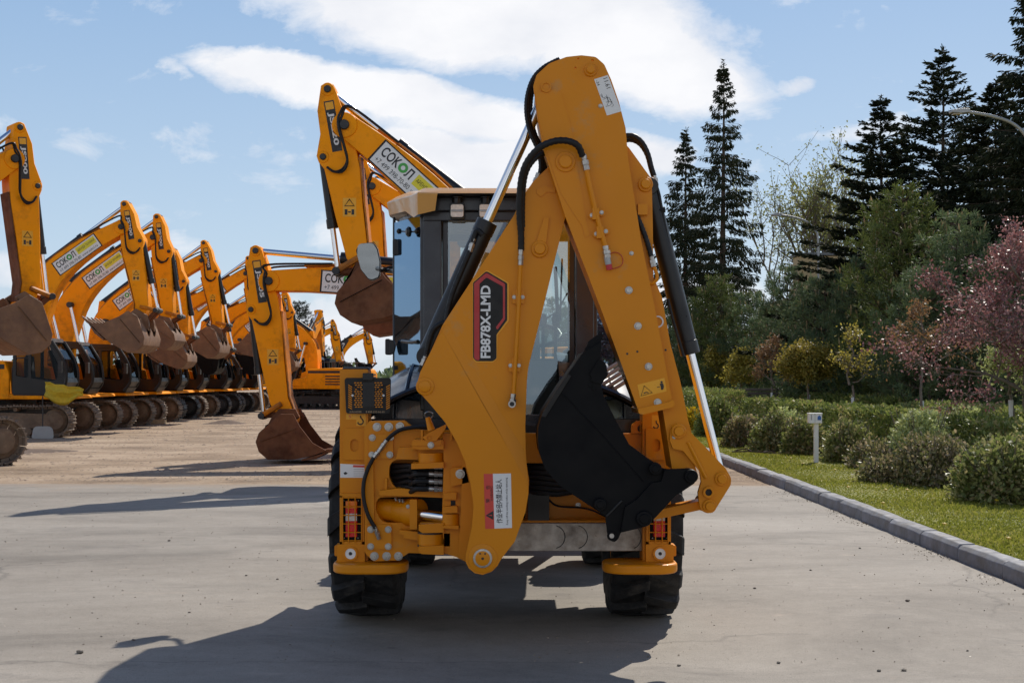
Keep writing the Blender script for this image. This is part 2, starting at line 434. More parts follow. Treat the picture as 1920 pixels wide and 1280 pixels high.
simple('yellow_cloth', (0.50, 0.36, 0.02), rough=0.8, var=0.15, scale=12)
simple('blue_sign', (0.02, 0.12, 0.42), rough=0.4)
simple('wood_block', (0.42, 0.30, 0.17), rough=0.75, var=0.2, scale=10)
simple('bench_wood', (0.12, 0.10, 0.085), rough=0.7, var=0.2, scale=10)
glass('cab_glass', (0.68, 0.76, 0.75), (0.80, 0.92, 1.0), 1.55, 0.16)
glass('door_glass', (0.10, 0.13, 0.16), (0.27, 0.39, 0.53), 1.6, 0.55)
glass('dark_glass', (0.42, 0.45, 0.45), (0.6, 0.7, 0.8), 1.25, 0.0)

# ---- ground
def ground_mat(name, stops, scale, fine, bmp, streak=0.0, rough=0.9, spots=None, cracks=0.0):
    m, nt, out = new_mat(name)
    co = coords(nt)
    st = nd(nt, 'ShaderNodeMapping', ins={'Vector': co, 'Scale': (0.62, 1.0, 1.0)}).outputs[0]
    a = noise_tex(nt, st, scale, 8, 0.62); b = noise_tex(nt, co, fine, 6, 0.7); c = noise_tex(nt, co, fine * 7, 3, 0.6)
    h = math_(nt, 'ADD', math_(nt, 'MULTIPLY', a, 0.62), math_(nt, 'ADD', math_(nt, 'MULTIPLY', b, 0.25), math_(nt, 'MULTIPLY', c, 0.13)))
    colr = ramp(nt, h, stops)
    g = ramp(nt, noise_tex(nt, co, 170, 2, 0.5), [(0.36, 0.80), (0.5, 1.0), (0.66, 1.18)])
    colr = mixc(nt, 1.0, colr, g, 'MULTIPLY')
    if spots:
        s1 = ramp(nt, noise_tex(nt, st, 1.7, 7, 0.6, 0.6), [(0.60, 0.0), (0.69, 1.0)])
        colr = mixc(nt, math_(nt, 'MULTIPLY', s1, 0.55), colr, spots[0])
        s2 = ramp(nt, noise_tex(nt, nd(nt, 'ShaderNodeVectorMath', operation='ADD', ins={0: st, 1: (31.0, 7.0, 0)}).outputs[0], 2.6, 5, 0.65), [(0.64, 0.0), (0.71, 1.0)])
        colr = mixc(nt, math_(nt, 'MULTIPLY', s2, 0.55), colr, spots[1])
    if cracks:
        vo = nd(nt, 'ShaderNodeTexVoronoi', feature='DISTANCE_TO_EDGE', ins={'Vector': nd(nt, 'ShaderNodeVectorMath', operation='ADD', ins={0: co, 1: nd(nt, 'ShaderNodeVectorMath', operation='SCALE', ins={0: nd(nt, 'ShaderNodeTexNoise', ins={'Vector': co, 'Scale': 1.5, 'Detail': 5}).outputs['Color'], 'Scale': 0.8}).outputs[0]}).outputs[0], 'Scale': 0.22})
        ck = ramp(nt, vo.outputs['Distance'], [(0.0, 1.0), (0.006, 0.0)])
        msk = ramp(nt, noise_tex(nt, co, 0.35, 3), [(0.48, 0.0), (0.56, 1.0)])
        colr = mixc(nt, math_(nt, 'MULTIPLY', math_(nt, 'MULTIPLY', ck, msk), cracks), colr, (0.05, 0.045, 0.04))
    if name == 'concrete':
        lg = ramp(nt, noise_tex(nt, nd(nt, 'ShaderNodeMapping', ins={'Vector': co, 'Scale': (0.30, 0.60, 1)}).outputs[0], 1.0, 6, 0.7, 0.8), [(0.35, 0.74), (0.5, 1.0), (0.66, 1.14)])
        colr = mixc(nt, 1.0, colr, lg, 'MULTIPLY')
        grit = ramp(nt, noise_tex(nt, co, 42, 3, 0.75), [(0.30, 0.62), (0.42, 1.0), (0.62, 1.0), (0.74, 1.32)])
        colr = mixc(nt, 1.0, colr, grit, 'MULTIPLY')
        sp = nd(nt, 'ShaderNodeTexVoronoi', feature='F1', ins={'Vector': nd(nt, 'ShaderNodeMapping', ins={'Vector': co, 'Scale': (0.55, 1, 1)}).outputs[0], 'Scale': 3.2})
        fl = math_(nt, 'MULTIPLY', ramp(nt, sp.outputs['Distance'], [(0.05, 1.0), (0.085, 0.0)]), ramp(nt, noise_tex(nt, co, 0.9, 3), [(0.52, 0.0), (0.6, 1.0)]))
        colr = mixc(nt, math_(nt, 'MULTIPLY', fl, 0.6), colr, (0.09, 0.075, 0.06))
        # one long hairline crack across the apron
        xy0 = nd(nt, 'ShaderNodeSeparateXYZ', ins={0: co})
        wv = math_(nt, 'ADD', xy0.outputs[1], math_(nt, 'MULTIPLY', noise_tex(nt, co, 1.3, 6, 0.7), 0.22))
        for yc, x0_, x1_ in ((7.16, -2.3, 0.35), (9.75, 1.2, 3.4), (12.4, -6.5, -2.0)):
            ln = ramp(nt, math_(nt, 'ABSOLUTE', math_(nt, 'SUBTRACT', wv, yc)), [(0.004, 1.0), (0.011, 0.0)])
            inx = math_(nt, 'MULTIPLY', math_(nt, 'GREATER_THAN', xy0.outputs[0], x0_), math_(nt, 'LESS_THAN', xy0.outputs[0], x1_))
            colr = mixc(nt, math_(nt, 'MULTIPLY', math_(nt, 'MULTIPLY', ln, inx), math_(nt, 'MULTIPLY', ramp(nt, noise_tex(nt, co, 3.0, 3), [(0.4, 0.2), (0.55, 1.0)]), 0.42)), colr, (0.07, 0.063, 0.055))
        # sand carried from the yard along the far edge, and dark dirt in the gutter
        xy = nd(nt, 'ShaderNodeSeparateXYZ', ins={0: co})
        sd = ramp(nt, math_(nt, 'ADD', math_(nt, 'MULTIPLY', math_(nt, 'SUBTRACT', xy.outputs[1], 20.2), 0.13), math_(nt, 'ADD', math_(nt, 'MULTIPLY', noise_tex(nt, co, 0.6, 6, 0.7), 1.1), math_(nt, 'MULTIPLY', b, 0.35))), [(0.42, 0.0), (0.75, 0.9)])
        colr = mixc(nt, sd, colr, (0.28, 0.208, 0.145))
        gt = ramp(nt, math_(nt, 'ADD', xy.outputs[0], math_(nt, 'MULTIPLY', b, 0.55)), [(3.72, 0.0), (3.95, 0.7)])
        colr = mixc(nt, gt, colr, (0.22, 0.165, 0.115))
    principled(nt, out, Base_Color=colr, Roughness=rough, Specular_IOR_Level=0.3, Normal=bump(nt, h, bmp, 0.02))
    return m
ground_mat('yard_dirt', [(0.38, (0.145, 0.100, 0.066)), (0.47, (0.275, 0.200, 0.132)), (0.57, (0.385, 0.292, 0.205))], 0.75, 11, 1.0, rough=0.95, spots=((0.17, 0.122, 0.085), (0.37, 0.30, 0.23)))
ground_mat('concrete', [(0.34, (0.186, 0.163, 0.135)), (0.48, (0.248, 0.221, 0.186)), (0.62, (0.302, 0.272, 0.232))], 0.42, 7, 0.35, rough=0.82, spots=((0.175, 0.157, 0.137), (0.34, 0.29, 0.235)), cracks=0.4)
ground_mat('lawn_soil', [(0.36, (0.105, 0.115, 0.018)), (0.5, (0.180, 0.185, 0.034)), (0.64, (0.25, 0.225, 0.065))], 1.1, 14, 0.9, rough=0.9, spots=((0.11, 0.10, 0.035), (0.05, 0.085, 0.012)))
simple('kerb_stone', (0.215, 0.222, 0.240), rough=0.8, var=0.22, scale=5, bmp=0.5, bscale=45, dirt=(0.16, 0.145, 0.125), dirt_amt=0.5, dirt_scale=3.5)
simple('mulch', (0.10, 0.065, 0.045), rough=0.95, var=0.35, scale=8, bmp=0.6, bscale=30)

def sheet(name, x0, x1, y0, y1, z, m, label=None, nx=1, ny=1):
    mb = MB()
    for i in range(nx):
        for j in range(ny):
            xa, xb = x0 + (x1 - x0) * i / nx, x0 + (x1 - x0) * (i + 1) / nx; ya, yb = y0 + (y1 - y0) * j / ny, y0 + (y1 - y0) * (j + 1) / ny
            mb.add([(xa, ya, z), (xb, ya, z), (xb, yb, z), (xa, yb, z)], [(0, 1, 2, 3)], m)
    o = mb.build(name, merge=True); tag(o, label, kind='structure'); return o
sheet('ground', -900, 900, -60, 2500, -0.012, 'yard_dirt', 'pale sandy dirt yard stretching to the horizon')
KX = 3.66   # road edge of the kerb
mb = MB(); mb.add([(-45, -12, 0.0), (KX - 0.001, -12, 0.0), (KX - 0.001, 18.6, 0.0), (-45, 19.9, 0.0)], [(0, 1, 2, 3)], 'concrete')
tag(mb.build('road'), 'grey concrete apron in front of the dirt yard', kind='structure')
LX = KX + 0.16
sheet('lawn', LX - 0.02, 60, -12, 140, 0.085, 'lawn_soil', 'green lawn beyond the kerb')
# kerb stones: 1 m lengths, one continuous kerb built as the edge of the road
mb = MB(); rnd = random.Random(5)
y = -12.0
while y < 110:
    L = 1.0; dx_ = rnd.uniform(-0.008, 0.008); dz_ = rnd.uniform(-0.008, 0.008)
    x0 = KX + dx_
    prof = [(x0, -0.05), (x0 + 0.012, 0.105 + dz_), (x0 + 0.045, 0.138 + dz_), (x0 + 0.165, 0.142 + dz_), (x0 + 0.175, -0.05)]
    ys = [y + 0.007 + (L - .014) * q / 5 for q in range(6)]
    vs = []; np_ = len(prof)
    for q in range(6):
        for (a_, b_) in prof: vs.append((a_ + rnd.uniform(-.004, .004) + (rnd.uniform(0, .012) if q in (0, 5) else 0), ys[q], b_ - (abs(rnd.gauss(0, .004)) if b_ > .05 else 0) - (rnd.uniform(0, .012) if q in (0, 5) and b_ > .05 else 0)))
    mb.add(vs, [(q * np_ + k, q * np_ + (k + 1) % np_, (q + 1) * np_ + (k + 1) % np_, (q + 1) * np_ + k) for q in range(5) for k in range(np_)] + [tuple(range(np_)), tuple(range(5 * np_, 6 * np_))], 'kerb_stone'); y += L
tag(mb.build('kerb', bevel=0.010), 'grey concrete kerb stones edging the lawn', kind='structure')
# low sandy spoil heaps and pebbles lying on the yard and the concrete
rnd = random.Random(11)
def pebble(x, y, r, m):
    mb = MB(); n1, n2 = 7, 5; vs = []; fs = []
    for i in range(n2):
        ph = -0.5 * math.pi + math.pi * i / (n2 - 1)
        for k in range(n1):
            a = 2 * math.pi * k / n1; q = r * rnd.uniform(0.75, 1.2)
            vs.append((math.cos(a) * math.cos(ph) * q * 1.3, math.sin(a) * math.cos(ph) * q, r * 0.55 + math.sin(ph) * q * 0.6))
    for i in range(n2 - 1):
        for k in range(n1): fs.append((i * n1 + k, i * n1 + (k + 1) % n1, (i + 1) * n1 + (k + 1) % n1, (i + 1) * n1 + k))
    mb.add(vs, fs, m); o = mb.build('pebble'); o.location = (x, y, 0); return o
simple('pebble_stone', (0.17, 0.145, 0.115), rough=0.8, var=0.3, scale=20)
for (px, py, r) in [(317, 1014, .022), (150, 1224, .022), (190, 1193, .012), (250, 1200, .012), (462, 1079, .014), (520, 1086, .014), (10, 1015, .014), (172, 1071, .01), (1408, 1050, .014), (1415, 1103, .016), (1702, 1127, .02), (1520, 1069, .014), (1612, 1028, .018), (1695, 1257, .02), (1648, 1258, .015), (1460, 1243, .015), (1320, 1030, .014), (1814, 1220, .016), (1273, 1248, .02), (344, 925, .02), (355, 1148, .012)]:
    Yp = GY(py); o = pebble(PX(px, Yp), Yp, r * rnd.uniform(.4, .75), 'pebble_stone')
    tag(o, 'small dark pebble lying on the grey concrete', 'pebble', 'pebbles scattered on the concrete')
def mound(name, cx, cy, rx, ry, h, m, label, cat, seed=1):
    rr = random.Random(seed); mb = MB(); N, K = 26, 7; vs = [(0, 0, h)]; fs = []
    for k in range(1, K + 1):
        for i in range(N):
            a = 2 * math.pi * i / N; t = k / K
            z = h * (math.cos(t * math.pi) * 0.5 + 0.5) * rr.uniform(0.72, 1.18)
            q = 1 + 0.18 * math.sin(a * 3 + seed) + rr.uniform(-0.05, 0.05)
            vs.append((rx * t * q * math.cos(a), ry * t * q * math.sin(a), z if k < K else -0.02))
    for i in range(N): fs.append((0, 1 + i, 1 + (i + 1) % N))
    for k in range(K - 1):
        for i in range(N): fs.append((1 + k * N + i, 1 + (k + 1) * N + i, 1 + (k + 1) * N + (i + 1) % N, 1 + k * N + (i + 1) % N))
    mb.add(vs, fs, m); o = mb.build(name); o.location = (cx, cy, -0.012); tag(o, label, cat); return o
Yp = GY(793); mound('dirt_heap', PX(424, Yp), Yp, 0.75, 0.9, 0.11, 'mulch', 'low dark dirt heap on the yard near the excavator tracks', 'dirt heap', 3)
Yp = GY(845); mound('dirt_heap', PX(60, Yp), Yp, 0.9, 0.8, 0.05, 'mulch', 'flat brown dirt ridge beside the nearest muddy track', 'dirt heap', 7)
# ================================================================ the backhoe loader (hero)
BH = empty('backhoe_loader', (0, 8.6, 0))
tag(BH, 'large ochre backhoe loader seen from behind, arm folded over its black cab', 'backhoe loader')
BHI = Matrix.Translation((0, -8.6, 0))
def bpart(mb, name, parent=None, bevel=0.004, seg=2, **k):
    o = mb.build(name, None, bevel, seg, **k)
    o.parent = parent or BH
    o.matrix_parent_inverse = BHI if parent is None else Matrix.Identity(4)
    return o
YP, YC, YR, YB, YS, YI, YK = 7.60, 7.52, 7.66, 7.02, 6.95, 7.0, 6.86
TOW = Vector((0, -1, 0))
def pp(px, py, Y): return P(px, py, Y)
def pxm(n, Y): return n / F * Y
def boss(mb, px, py, Y, rpx, m='ochre_paint', h=0.03, steps=2):
    p = P(px, py, Y); r = pxm(rpx, Y)
    mb.lathe(p + Vector((0, 0.01, 0)), TOW, [(0, r * 1.0), (0.01 + h * 0.35, r * 1.0), (0.01 + h * 0.45, r * 0.93)] + ([(0.01 + h * 0.45, r * 0.66), (0.01 + h * 0.9, r * 0.64), (0.01 + h, r * 0.56)] if steps > 1 else []), m, 28)
def ptube(mb, pts, Y, r, m, n=8, rib=0.0, sub=6):
    path = [P(p[0], p[1], p[2] if len(p) > 2 else Y) for p in pts]
    mb.tube(cr(path, sub), r, m, n, rib)
def fitting(mb, p0, p1, r, m='zinc'):
    p0 = Vector(p0); p1 = Vector(p1); d = p1 - p0
    mb.cyl(p0, p0 + d * 0.30, r * 1.0, m, 12); mb.cyl(p0 + d * 0.28, p0 + d * 0.40, r * 0.8, m, 12)
    mb.cyl(p0 + d * 0.38, p0 + d * 0.66, r * 1.25, m, 6); mb.cyl(p0 + d * 0.66, p0 + d * 0.72, r * 0.85, m, 12); mb.cyl(p0 + d * 0.70, p1, r * 1.12, m, 6)
def pxtext(mb, txt, px, py, Y, hpx, wpx, m, ang=0.0, bold=0.0, thick=0.001):
    """baseline starts at px,py; ang in degrees, counter-clockwise on the picture"""
    a = R(ang); M = frame(P(px, py, Y), (math.cos(a), 0, math.sin(a)), (-math.sin(a), 0, math.cos(a)))
    mb.text(txt, M, pxm(hpx, Y), m, bold, pxm(wpx, Y) if wpx else None, thick=thick)

# ---------------------------------------------------------------- boom
boom_out = [(873, 1046), (874, 1037), (885, 985), (888, 948), (882, 905), (872, 865), (857, 830), (835, 792), (806, 757), (786, 735, 9), (781, 722, 14), (788, 697, 6), (807, 660), (830, 609), (964, 403), (979, 370), (1000, 340), (1027, 314), (1062, 290), (1080, 330), (1062, 400), (1057, 419), (1016, 587), (991, 687), (988, 712), (985, 797), (986, 858), (992, 900), (991, 925), (985, 960), (965, 1015), (940, 1047), (933, 1060), (922, 1071), (905, 1077), (890, 1074), (879, 1065), (874, 1055)]
low_out = [(873, 1046), (874, 1037), (885, 985), (888, 948), (882, 905), (872, 865), (857, 830), (835, 792), (806, 757), (786, 735, 9), (781, 722, 14), (788, 697, 6), (807, 660), (829, 620), (907, 760), (958, 848), (990, 905), (991, 925), (985, 960), (965, 1015), (940, 1047), (933, 1060), (922, 1071), (905, 1077), (890, 1074), (879, 1065), (874, 1055)]
mb = MB()
YBu = YB + 0.012
mb.pxplate(boom_out, YBu, YB + 0.27, 'ochre_paint')
mb.pxplate(low_out, YB, YBu + 0.01, 'ochre_paint')
# sloped strip joining the thick lower plate and the upper plate
a1, a2 = P(829, 620, YB), P(990, 905, YB); b1, b2 = P(839, 606, YBu - 0.0005), P(986, 850, YBu - 0.0005)
boom_strip = MB(); boom_strip.add([a1, a2, b2, b1, a1 + Vector((0, .04, 0)), a2 + Vector((0, .04, 0)), b2 + Vector((0, .01, 0)), b1 + Vector((0, .01, 0))], [(0, 1, 2, 3), (4, 7, 6, 5), (0, 4, 5, 1), (2, 6, 7, 3), (1, 5, 6, 2), (3, 7, 4, 0)], 'ochre_paint')
# raised weld plates
mb.pxplate([(1006, 355, 3), (1020, 347), (1042, 352, 3), (1041, 362), (1025, 360), (1014, 370, 3), (1006, 362, 2)], YBu - 0.006, YBu + 0.01, 'ochre_paint')
mb.pxplate([(1020, 408, 4), (1030, 406, 4), (1024, 455), (1005, 455)], YBu - 0.012, YBu + 0.01, 'ochre_paint')
boss(mb, 1012, 467, YBu, 16, h=0.035); boss(mb, 797, 724, YB, 17, h=0.02)
boss(mb, 905, 1046, YB, 27, h=0.014, steps=1)
p = P(905, 1046, YB - 0.008)
mb.lathe(p, TOW, [(-0.01, .050), (0.006, .050), (0.007, .041)], 'zinc'); mb.lathe(p, TOW, [(0.0, .039), (0.010, .039), (0.012, .033)], 'ochre_paint')
mb.cyl(p + TOW * 0.012, p + TOW * 0.0135, 0.007, 'ink', 12)
for q in (-0.013, 0.013): mb.cyl(p + Vector((q, -0.012, 0.026)), p + Vector((q, -0.014, 0.026)), 0.005, 'ink', 8)
boom = bpart(mb, 'boom', bevel=0.006); bpart(boom_strip, 'fold_strip', boom, 0)
# hard yellow pipe with its clamps
mb = MB()
ptube(mb, [(976, 494), (970, 620), (963, 742)], YBu - 0.03, 0.0105, 'ochre_paint', 10)
for cy, cxx in ((557, 972), (685, 965)):
    mb.pxplate([(cxx - 11, cy - 12, 3), (cxx + 11, cy - 12, 3), (cxx + 11, cy + 12, 3), (cxx - 11, cy + 12, 3)], YBu - 0.018, YBu + 0.005, 'ochre_paint')
    mb.pxplate([(cxx - 5, cy - 14), (cxx + 5, cy - 14), (cxx + 5, cy + 14), (cxx - 5, cy + 14)], YBu - 0.028, YBu - 0.01, 'ochre_paint')
    for s in (-1, 1): mb.bolt(P(cxx + 8 * s, cy, YBu - 0.018), TOW, 0.008, 'zinc')
fitting(mb, P(976.5, 468, YBu - 0.03), P(976, 497, YBu - 0.03), 0.013); fitting(mb, P(962.5, 738, YBu - 0.03), P(960, 762, YBu - 0.03), 0.015)
p = P(960, 757, YBu - 0.035); mb.ring(p, p + TOW * 0.02, 0.020, 0.012, 'zinc', 20); mb.cyl(p, p + TOW * 0.018, 0.011, 'ink', 16)
bpart(mb, 'hydraulic_pipe', boom, 0.0015, 1)
# model badge
mb = MB(); Yb = YBu - 0.003
def badge(pts, dy, m): mb.pxplate(pts, YBu - dy, YBu + 0.002, m)
badge([(886, 529, 4), (913, 506, 5), (954, 530, 4), (954, 601, 4), (933, 628, 3), (932, 673, 6), (924, 679, 6), (892, 679, 6), (886, 672, 6)], 0.0030, 'label_yellow')
badge([(887, 530, 4), (912, 508, 5), (951, 531, 4), (951, 600, 4), (931, 627, 3), (931, 672, 6), (924, 677, 6), (893, 677, 6), (887, 671, 6)], 0.0045, 'badge_black')
badge([(889, 531, 3), (912, 511, 4), (947, 532, 3), (947, 598, 3), (932, 619, 2), (930, 613, 1), (943, 596, 3), (943, 537, 3), (912, 520, 3), (899, 532, 3), (899, 675, 2), (893, 675, 4), (889, 671, 4)], 0.0058, 'badge_red')
pxtext(mb, 'FB878X-LMD', 920, 671, YBu - 0.0060, 19, 136, 'white_label', 90, bold=0.03)
bpart(mb, 'model_badge', boom, 0)
# white and red warning plate
mb = MB(); Yw = YB
mb.pxplate([(907, 888), (958, 887), (960, 989), (910, 991)], Yw - 0.0020, Yw + 0.002, 'white_label')
mb.pxplate([(907, 888), (924, 887.7), (927, 990.3), (910, 991)], Yw - 0.0026, Yw + 0.002, 'red_label')
pxtext(mb, '作业半径内禁止站人', 942.5, 980, Yw - 0.0022, 12, 82, 'ink', 91, bold=0.01)
pxtext(mb, 'Keep off the working radius while operating', 954, 983, Yw - 0.0022, 5, 88, 'ink', 91)
pxtext(mb, '警', 918, 942, Yw - 0.0028, 7, 8, 'ink', 91); pxtext(mb, '告', 918, 917, Yw - 0.0028, 7, 8, 'ink', 91)
pxtext(mb, 'WARNING', 924.5, 939, Yw - 0.0028, 5, 28, 'ink', 91)
mb.add([P(910.5, 966, Yw - .0034), P(925, 974, Yw - .0034), P(925, 957, Yw - .0034)], [(0, 1, 2)], 'ink')
mb.add([P(915, 965.5, Yw - .004), P(922.5, 967, Yw - .004), P(922.5, 964, Yw - .004)], [(0, 1, 2)], 'red_label')
bpart(mb, 'warning_plate', boom, 0)

# ---------------------------------------------------------------- dipper stick (outer, fixed part)
so_ = [(1000, 161, 8), (1006, 141, 10), (1030, 119, 22), (1062, 107, 20), (1090, 104, 20), (1117, 107, 14), (1133, 121, 16), (1146, 150), (1160, 190), (1173, 240), (1178, 300), (1193, 392), (1202, 449), (1230, 587), (1246, 675), (1262, 760), (1197, 770), (1130, 587), (1060, 406), (1040, 345), (1019, 280), (1007, 217)]
hol = [circ(1084, 110.5, 2.2, 10), circ(1111, 113.5, 2.4, 10), circ(1079, 127.5, 2.0, 10)]
core = [(1003, 175), (1012, 150), (1040, 138), (1120, 138), (1146, 158), (1160, 195), (1172, 242), (1177, 300), (1192, 392), (1200, 449), (1228, 587), (1244, 675), (1259, 758), (1199, 766), (1132, 587), (1062, 406), (1042, 345), (1021, 280), (1009, 217)]
mb = MB()
mb.pxplate(so_, YS, YS + 0.03, 'ochre_paint', holes=hol)
mb.pxplate(core, YS + 0.028, YS + 0.36, 'ochre_paint')
mb.pxplate(so_, YS + 0.358, YS + 0.39, 'ochre_paint')
# raised stiffener along the left edge
mb.pxplate([(1042, 167, 4), (1053, 176, 6), (1066, 222), (1076, 262), (1081, 302), (1100, 416), (1106, 440, 2), (1097, 446, 2), (1092, 424), (1072, 395), (1052, 362), (1032, 305), (1017, 252), (1008, 212), (1004, 175)], YS - 0.004, YS + 0.01, 'ochre_paint')
for bx, by, br in ((1060, 304, 19), (1107, 132, 12)): boss(mb, bx, by, YS, br, h=0.03)
p = P(1024, 164, YS); mb.ring(p + Vector((0, .01, 0)), p + TOW * 0.012, pxm(10, YS), pxm(7.5, YS), 'ochre_paint', 24); mb.cyl(p, p + TOW * 0.006, pxm(7.6, YS), 'ochre_paint', 24)
# foot flange
mb.pxplate([(1196, 766, 3), (1255, 753, 3), (1262, 748, 2), (1266, 757, 3), (1262, 763, 3), (1206, 777, 4), (1198, 775, 3)], YS - 0.02, YS + 0.39, 'ochre_paint')
for hx, hy in ((1176, 663), (1195, 659)): p = P(hx, hy, YS); mb.cyl(p + Vector((0, .004, 0)), p + TOW * 0.0008, 0.006, 'ink', 12)
stick = bpart(mb, 'dipper_stick', bevel=0.005)
for bx, by in ((1184, 475), (1179, 544), (1196, 611), (1216, 687), (1233, 754), (1126, 199)):
    mb = MB(); mb.bolt(P(bx, by, YS), TOW, 0.0155 if by > 500 else 0.009, 'zinc'); bpart(mb, 'bolt', stick, 0.0015, 1)
# paper label with hand-drawn sketch lines
mb = MB()
M_ = [(1114, 149), (1140, 141), (1165, 209), (1138, 217)]
mb.pxplate(M_, YS - 0.0015, YS + 0.002, 'white_label')
pxtext(mb, '11.61', 1131, 148, YS - 0.0017, 8, 20, 'ink', -71)
pxtext(mb, '-34', 1117, 152, YS - 0.0017, 5, 10, 'ink', -71)
for l in ([(1126, 178), (1131, 184), (1137, 182), (1140, 190)], [(1131, 187), (1142, 183), (1146, 196), (1136, 200)], [(1137, 178), (1141, 190), (1138, 198)], [(1143, 186), (1150, 197), (1147, 200)], [(1128, 176), (1130, 182)], [(1136, 192), (1148, 190)]):
    ptube(mb, l, YS - 0.0016, 0.0012, 'ink', 4, sub=3)
bpart(mb, 'paper_label', stick, 0)
# yellow pictogram plate
mb = MB()
mb.pxplate([(1195, 721), (1246, 708), (1250, 733), (1200, 746)], YS - 0.0015, YS + 0.002, 'label_yellow')
tri = [P(1208, 723, YS - .003), P(1223, 736, YS - .003), P(1202, 742, YS - .003)]
mb.tube(tri, 0.0022, 'ink', 4, closed=True)
mb.tube([P(1207, 737, YS - .003), P(1212, 735, YS - .003), P(1216, 736, YS - .003)], 0.003, 'ink', 4)
mb.tube([P(1232, 726, YS - .003), P(1237, 724.5, YS - .003)], 0.002, 'ink', 4)
mb.cyl(P(1240.5, 716, YS - .002), P(1240.5, 716, YS - .0035), 0.006, 'ink', 10)
mb.pxplate([(1237, 719), (1243, 718), (1245, 724), (1243.5, 730), (1240, 730.5), (1239, 725)], YS - .0035, YS - .001, 'ink')
bpart(mb, 'pictogram_plate', stick, 0)
# stick pipe, clamps, coupling, red cap and its cord
mb = MB()
ptube(mb, [(1099, 316), (1110, 365), (1122, 415), (1136, 463)], YS - 0.032, 0.0125, 'ochre_paint', 10)
for cxx, cy in ((1119, 401), (1127, 436)):
    a = R(-15)
    for s in (-1, 1):
        q = P(cxx + 9 * s, cy - 2.5 * s, YS - .016); mb.cyl(q + Vector((0, .02, 0)), q, 0.02, 'ochre_paint', 8); mb.bolt(q, TOW, 0.0085, 'zinc')
    q = P(cxx - 2, cy, YS - .03); mb.box(q.x - .018, q.x + .018, q.y - .012, q.y + .03, q.z - .03, q.z + .03, 'ochre_paint')
fitting(mb, P(1094, 290, YS - 0.034), P(1100, 319, YS - 0.032), 0.0155); fitting(mb, P(1135, 461, YS - .032), P(1139, 484, YS - .032), 0.0165)
mb.cyl(P(1138, 482, YS - .032), P(1141, 496, YS - .032), 0.017, 'grey_metal', 16)
mb.cyl(P(1141, 494, YS - .032), P(1143, 506, YS - .032), 0.016, 'red_cap', 16)
ptube(mb, [(1139, 479), (1152, 473), (1163, 477), (1168, 488), (1163, 499), (1145, 505)], YS - 0.012, 0.0022, 'red_cap', 5)
bpart(mb, 'hydraulic_pipe', stick, 0.0015, 1)

# extension stick behind it, with the bucket-cylinder bracket
mb = MB()
mb.pxplate([(1165, 262), (1180, 278), (1222, 336, 8), (1224, 420), (1225, 519), (1241, 556), (1257, 644), (1276, 716), (1291, 790), (1297, 812), (1300, 860), (1308, 890, 10), (1296, 906, 12), (1268, 884), (1260, 878), (1244, 776), (1200, 560), (1170, 330)], YI, YI + 0.27, 'ochre_paint')
boss(mb, 1210, 346, YI, 14, h=0.035)
mb.box(PX(1195, YI), PX(1213, YI), YI - 0.035, YI + .01, PZ(404, YI), PZ(384, YI), 'ochre_paint', None)
p = P(1248, 656, YI); mb.cyl(p, p + TOW * 0.001, 0.006, 'ink', 12)
for hx, hy in ((1233, 603),): mb.ring(P(hx, hy, YI), P(hx, hy, YI - .003), 0.032, 0.024, 'white_label', 20)
ext = bpart(mb, 'extension_stick', bevel=0.005)
mb = MB()
ptube(mb, [(1193, 402), (1203, 425), (1213, 452), (1222, 484)], YI - 0.02, 0.0145, 'hose_black', 10, rib=0.14)
fitting(mb, P(1221, 480, YI - .02), P(1225, 500, YI - .02), 0.014)
ptube(mb, [(1225, 498), (1231, 512), (1231, 524), (1222, 531), (1215, 528)], YI - 0.015, 0.0095, 'ochre_paint', 8)
bpart(mb, 'hydraulic_hose', ext, 0)

# bucket link plate and push arm
mb = MB(); YL = YI - 0.035
lk = [(1297, 812), (1323, 838), (1361, 878, 8), (1371.5, 897, 16), (1370, 909, 10), (1340, 957, 12), (1328, 963, 14), (1315, 957, 12), (1311, 944), (1309, 923), (1315, 903), (1312, 883), (1281, 845), (1262, 841, 4), (1256, 826, 5), (1257, 806, 8), (1272, 794, 14), (1288, 803, 8)]
mb.pxplate(lk, YL, YL + 0.035, 'ochre_paint'); mb.pxplate(lk, YI + 0.27, YI + 0.305, 'ochre_paint')
boss(mb, 1272, 808, YL, 14, h=0.035); boss(mb, 1353, 897, YL, 13.5, h=0.03); boss(mb, 1330, 948, YL, 13, h=0.03)
p = P(1328, 922, YL); mb.ring(p + Vector((0, .01, 0)), p + TOW * 0.018, pxm(10.5, YL), pxm(6.5, YL), 'ochre_paint'); mb.cyl(p, p + TOW * 0.003, pxm(6.6, YL), 'badge_black', 16)
mb.tube([P(1290, 828, YL), P(1306, 860, YL), P(1324, 896, YL)], 0.011, 'ochre_paint', 8)
for bx, by in ((1353, 897), (1330, 948), (1272, 808)): mb.cyl(P(bx, by, YL), P(bx, by, YL) + Vector((0, .34, 0)), 0.03, 'zinc', 16)
mb.bolt(P(1264, 819, YL), TOW, 0.008, 'zinc')
bpart(mb, 'bucket_link', bevel=0.005)
mb = MB()
mb.pxplate([(1316, 938, 4), (1342, 944), (1330, 962, 8), (1312, 956), (1228, 974, 4), (1214, 968), (1240, 954)], YI + 0.06, YI + 0.20, 'ochre_paint')
bpart(mb, 'push_arm', bevel=0.004)

